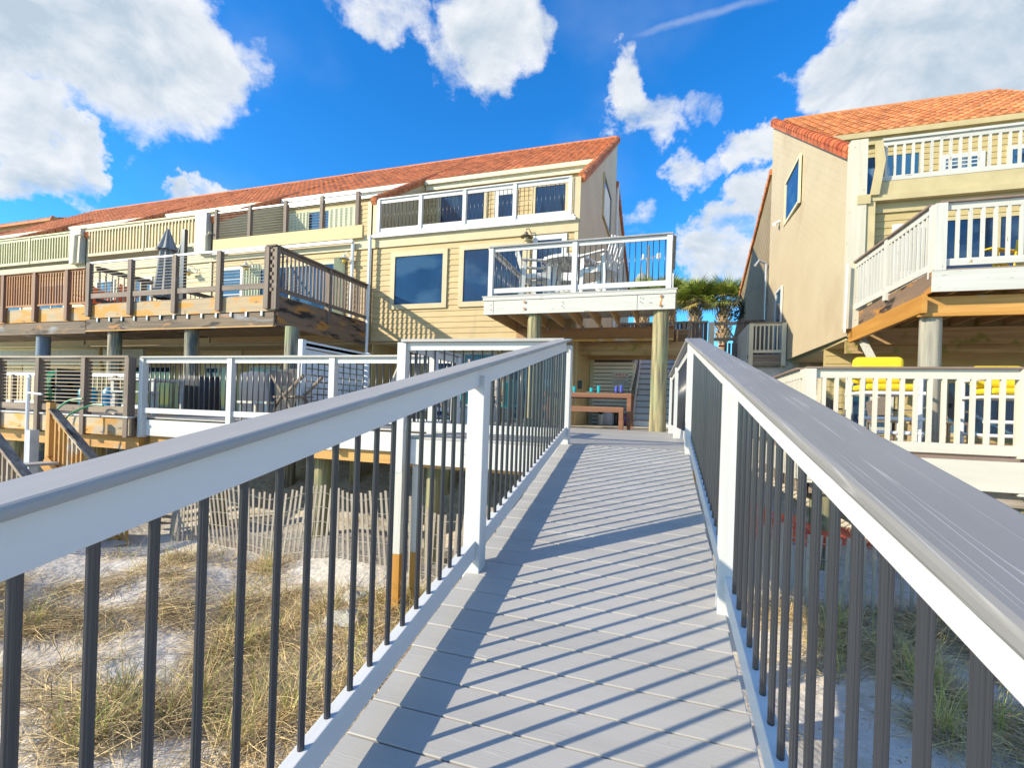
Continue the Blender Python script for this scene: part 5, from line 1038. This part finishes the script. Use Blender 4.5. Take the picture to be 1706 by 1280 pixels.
mb.build('crown', mat('dark_leaf', (.02, .035, .02)), ot, fixn=False)
up_ = thing('utility_pole', (-2.4, 50, 1.9), 'leaning wooden utility pole with insulators beyond the palms', 'utility pole')
MB().tube([(-2.15, 50, 1.9), (-2.45, 50, 17.0)], .17, 10, rad=[.26, .14]).build('shaft', wwood('z'), up_); MB().bar((-3.0, 50, 15.6), (-1.3, 50, 15.9), .1, .12).build('crossarm', METALG, up_)
mb = MB()
for x in (-2.9, -1.5, -1.3): mb.lathe([(0, 0), (.12, 0), (.16, .15), (.10, .25), (.14, .4), (.06, .55), (0, .55)], (x, 50, 15.6), 10)
mb.build('insulator', POT, up_, smooth=True)
tw = thing('round_turret', (-3.6, 58, 1.9), 'small grey domed turret roof with a finial, left of the utility pole', 'turret')
MB().lathe([(0, 0), (.72, 0), (.72, 13.2), (.85, 13.3), (.85, 13.7), (.72, 13.8), (.45, 14.4), (.1, 14.7), (.05, 15.1), (0, 15.9)], (-3.5, 58, 1.9), 20).build('roof', CONC, tw, smooth=True)
pw = thing('power_lines', (0, 50, 12), 'thin power lines crossing the sky between the houses', 'cable')
def wire(a, b, sag, r=.02):
    a = Vector(a); b = Vector(b); return [a.lerp(b, i/20)+Vector((0, 0, -sag*4*(i/20)*(1-i/20))) for i in range(21)]
MB().tube(wire((1.0, 23, 5.0), (3.6, 21.5, 5.5), .25), .010, 5).tube(wire((-2.2, 50, 8.6), (40, 46, 8.4), .4), .014, 5).build('wire', mat('grey_wire', (.25, .28, .32), None, .5), pw)
MB().tube([(3.36, 20.3, 1.9), (3.34, 20.3, 5.9)], .05, 10).tube([(3.34, 20.3, 5.9), (3.1, 20.3, 6.02), (2.95, 20.3, 5.8)], .06, 10).build('service_mast', METALG, pw)

# ------------------------------------------------------------------ sand fences
def sandfence(pts, n, label, h=1.12, lean=.0):
    P = [Vector(p) for p in pts]; seg = [(P[i+1]-P[i]).length for i in range(len(P)-1)]; L = sum(seg)
    t = thing('sand_fence', (P[0].x, P[0].y, -2.2), label, 'fence', 'wire-bound picket sand fences'); wires = [[] for _ in range(5)]
    for i in range(n):
        s = L*i/(n-1); k = 0
        while k < len(seg)-1 and s > seg[k]: s -= seg[k]; k += 1
        p = P[k].lerp(P[k+1], min(1, s/seg[k])); z = float(gh(p.x, p.y)); hh = h+.06*math.sin(i*.35)+random.uniform(-.03, .03)
        tx = .03*math.sin(i*.21)+random.uniform(-.02, .02); ty = .06*math.sin(i*.17+1)
        m_ = MB().bar((p.x-tx, p.y-ty, z-.12), (p.x+tx, p.y+ty, z+hh), .036, .010, (0, 1, 0)); m_.build('picket', PICK, t)
        for w in range(5):
            u = .10+w*.20; wires[w].append((p.x+tx*(2*u-1), p.y+ty*(2*u-1)-.008, z+hh*u))
    mb = MB()
    for w in wires: mb.tube(w, .004, 4, cap=False)
    mb.build('wire', mat('twisted_wire', (.45, .42, .34), None, .5, metal=.4), t, fixn=False)
    return t
sandfence([(-8.3, 6.3, 0), (-7.4, 5.75, 0), (-6.0, 5.72, 0), (-4.4, 5.82, 0), (-2.6, 5.75, 0), (-1.4, 5.6, 0)], 84, 'sun-bleached picket sand fence left of the ramp', 1.0)
sandfence([(.55, 6.0, 0), (1.4, 6.25, 0), (2.6, 6.6, 0), (5.0, 6.9, 0)], 44, 'sun-bleached picket sand fence right of the ramp', .95)
om = thing('orange_barrier_mesh', (2.2, 6.9, -1.5), 'crumpled orange plastic barrier mesh behind the right sand fence', 'barrier mesh')
mb = MB(); nx_, nz_ = 60, 14; V = {}
def om_p(i, j): u = i/nx_; v = j/nz_; return (.9+u*2.2, 7.0+.06*math.sin(u*31+v*3)+.04*math.sin(v*9+u*12), -1.62+v*(.34+.14*math.sin(u*7+1))+.03*math.sin(u*25)+.10*u)
for i in range(nx_):
    for j in range(nz_):
        mb.add([om_p(i, j), om_p(i+1, j), om_p(i+1, j+.45), om_p(i, j+.45)], [(0, 1, 2, 3)])
        if i % 1 == 0: mb.add([om_p(i, j+.45), om_p(i+.45, j+.45), om_p(i+.45, j+1), om_p(i, j+1)], [(0, 1, 2, 3)])
mb.build('mesh', ORANGE, om, fixn=False)
tag(MB().box(1.2, 1.75, 6.95, 7.05, -2.4, -1.6).build('panel_board', mat('pale_board', (.42, .42, .42), None, .7), None), 'pale board leaning behind the right sand fence', 'board')
# rocks
def rock(x, y, r, label):
    n_, m_ = 9, 14; mb = MB(); sd = random.random()*9
    for i in range(n_+1):
        for j in range(m_):
            a, b = math.pi*i/n_, 2*math.pi*j/m_; q = r*(1+.16*math.sin(3*b+sd)+.10*math.sin(5*a+2*b+sd)); mb.v.append((x+q*math.sin(a)*math.cos(b)*1.3, y+q*math.sin(a)*math.sin(b), float(gh(x, y))+.03+q*math.cos(a)*.55))
    for i in range(n_):
        for j in range(m_): mb.f.append((i*m_+j, i*m_+(j+1) % m_, (i+1)*m_+(j+1) % m_, (i+1)*m_+j)); mb.mi.append(0)
    tag(mb.build('rock', ROCK, None, smooth=True), label, 'rock', 'pale rocks in the dune grass')
rock(-3.35, 4.75, .15, 'upper pale rock in the dune grass left of the ramp'); rock(-3.15, 4.3, .17, 'lower pale rock in the dune grass left of the ramp')

# ------------------------------------------------------------------ dune grass
def grass(name, specs, label):
    """blades as narrow curved strips; specs: (cx, cy, radius, count, kind)"""
    V = []; F = []; MI = []; k = 0
    for cx, cy, rad, cnt, kind in specs:
        dr0 = rng.uniform(0, 6.28)
        for _ in range(cnt):
            rr = rad*math.sqrt(rng.uniform()); a = rng.uniform(0, 6.28); x, y = cx+rr*math.cos(a), cy+rr*math.sin(a)
            if kind == 'mat': el = R(abs(rng.normal(6, 12))); az = dr0+rng.normal(0, 1.0); l = rng.uniform(.18, .55); w = .0030; bend = rng.uniform(-.4, .9); mi = 0 if rng.uniform() < .84 else 1; z0 = rng.uniform(.0, .07)
            elif kind == 'dead': el = R(rng.uniform(5, 50)); az = rng.uniform(0, 6.28); l = rng.uniform(.15, .38); w = .0022; bend = rng.uniform(.5, 2.2); mi = 1 if rng.uniform() < .75 else 0; z0 = 0
            else: el = R(rng.uniform(50, 88)); az = rng.uniform(0, 6.28); l = rng.uniform(.22, .58); w = .0030; bend = rng.uniform(.1, 1.1); mi = 2 if rng.uniform() < .55 else 0; z0 = 0
            z = float(gh(x, y))+z0; p = np.array([x, y, z]); n = 5; ce, se = math.cos(el), math.sin(el); d = np.array([math.cos(az)*ce, math.sin(az)*ce, se]); sd = np.array([-math.sin(az), math.cos(az), 0.0]); tw = rng.uniform(-.9, .9); sd = sd*math.cos(tw)+np.array([0, 0, 1.0])*math.sin(tw); cv = rng.normal(0, .6)
            for i in range(n):
                wi = w*(1-i/(n-1)*.85); V.append(tuple(p-sd*wi)); V.append(tuple(p+sd*wi))
                p = p+d*l/(n-1); d = d+np.array([-math.sin(az)*cv*.16, math.cos(az)*cv*.16, -bend*.30]); d = d/np.linalg.norm(d)
                if p[2] < z-z0+.006: p[2] = z-z0+.006
            for i in range(n-1): q = k+2*i; F.append((q, q+1, q+3, q+2)); MI.append(mi)
            k += 2*n
    me = bpy.data.meshes.new(name); me.from_pydata(V, [], F)
    for m in (STRAW, STRAWD, GRASSG): me.materials.append(m)
    me.polygons.foreach_set('material_index', MI); me.update()
    o = link(bpy.data.objects.new(name, me)); tag(o, label, 'grass', kind='stuff'); return o
def clump_field(lst):
    out = []
    for cx, cy, rad, n, kinds in lst:
        for i in range(n):
            a = rng.uniform(0, 6.28); rr = rad*math.sqrt(rng.uniform()); x, y = cx+rr*math.cos(a), cy+rr*math.sin(a)*.75
            for kd, cnt, cr_ in kinds: out.append((x, y, cr_*rng.uniform(.7, 1.3), int(cnt*rng.uniform(.6, 1.4)), kd))
    return out
M_ = ('mat', 135, .27); D_ = ('dead', 60, .13); G_ = ('tall', 14, .09); G2 = ('tall', 30, .07)
L1 = clump_field([(-5.7, 3.75, .9, 9, (M_, D_, ('dead', 90, .2))), (-6.6, 3.2, .7, 5, (D_, M_)), (-5.3, 2.9, .8, 6, (M_, D_, G_)), (-4.3, 3.9, .8, 11, (M_, G_)), (-3.2, 4.6, .8, 13, (M_, G_)), (-2.4, 5.0, .6, 9, (M_, G_)), (-5.2, 4.8, 1.0, 8, (M_, G_)), (-3.3, 3.5, .7, 12, (M_, G_, ('dead', 40, .2))),
    (-2.9, 2.6, .55, 9, (M_, G2, ('dead', 60, .2))), (-2.3, 3.1, .4, 6, (M_, G_)), (-3.7, 2.3, .5, 6, (M_, G2, D_)), (-4.6, 2.2, .6, 5, (M_, D_)), (-2.1, 2.1, .35, 4, (M_, D_)), (-1.9, 4.0, .5, 6, (M_, G_)), (-2.6, 1.7, .35, 4, (M_, D_, G_)), (-6.8, 4.6, .8, 5, (M_, G_)), (-7.5, 3.3, .9, 6, (M_, D_))])
grass('dune_grass', L1, 'dry and green dune grass on the white sand left of the ramp')
L2 = clump_field([(2.6, 6.0, .9, 16, (M_, D_, ('dead', 110, .28))), (3.6, 5.6, .8, 10, (D_, M_, ('dead', 100, .3))), (2.0, 5.3, .5, 8, (M_, G_)), (2.2, 4.6, .5, 7, (M_, G2)), (2.9, 4.7, .5, 6, (D_, M_, G_)), (2.7, 3.9, .4, 5, (M_, D_)), (1.4, 6.0, .5, 8, (M_, G_)), (3.2, 4.0, .5, 4, (M_, D_)), (1.3, 5.2, .3, 3, (M_, G_)), (2.3, 3.3, .3, 3, (M_, D_))])
grass('dune_grass', L2, 'dry brown dune grass on the shaded sand right of the ramp')
# stray twigs and straw bits on open sand
tw_ = [(float(rng.uniform(-7, -1.3)), float(rng.uniform(1.6, 5.5)), .3, 5, 'mat') for _ in range(120)]+[(float(rng.uniform(.7, 3.6)), float(rng.uniform(2.2, 6.5)), .3, 6, 'mat') for _ in range(70)]
grass('straw_litter', tw_, 'scattered straw and twigs on the open sand')
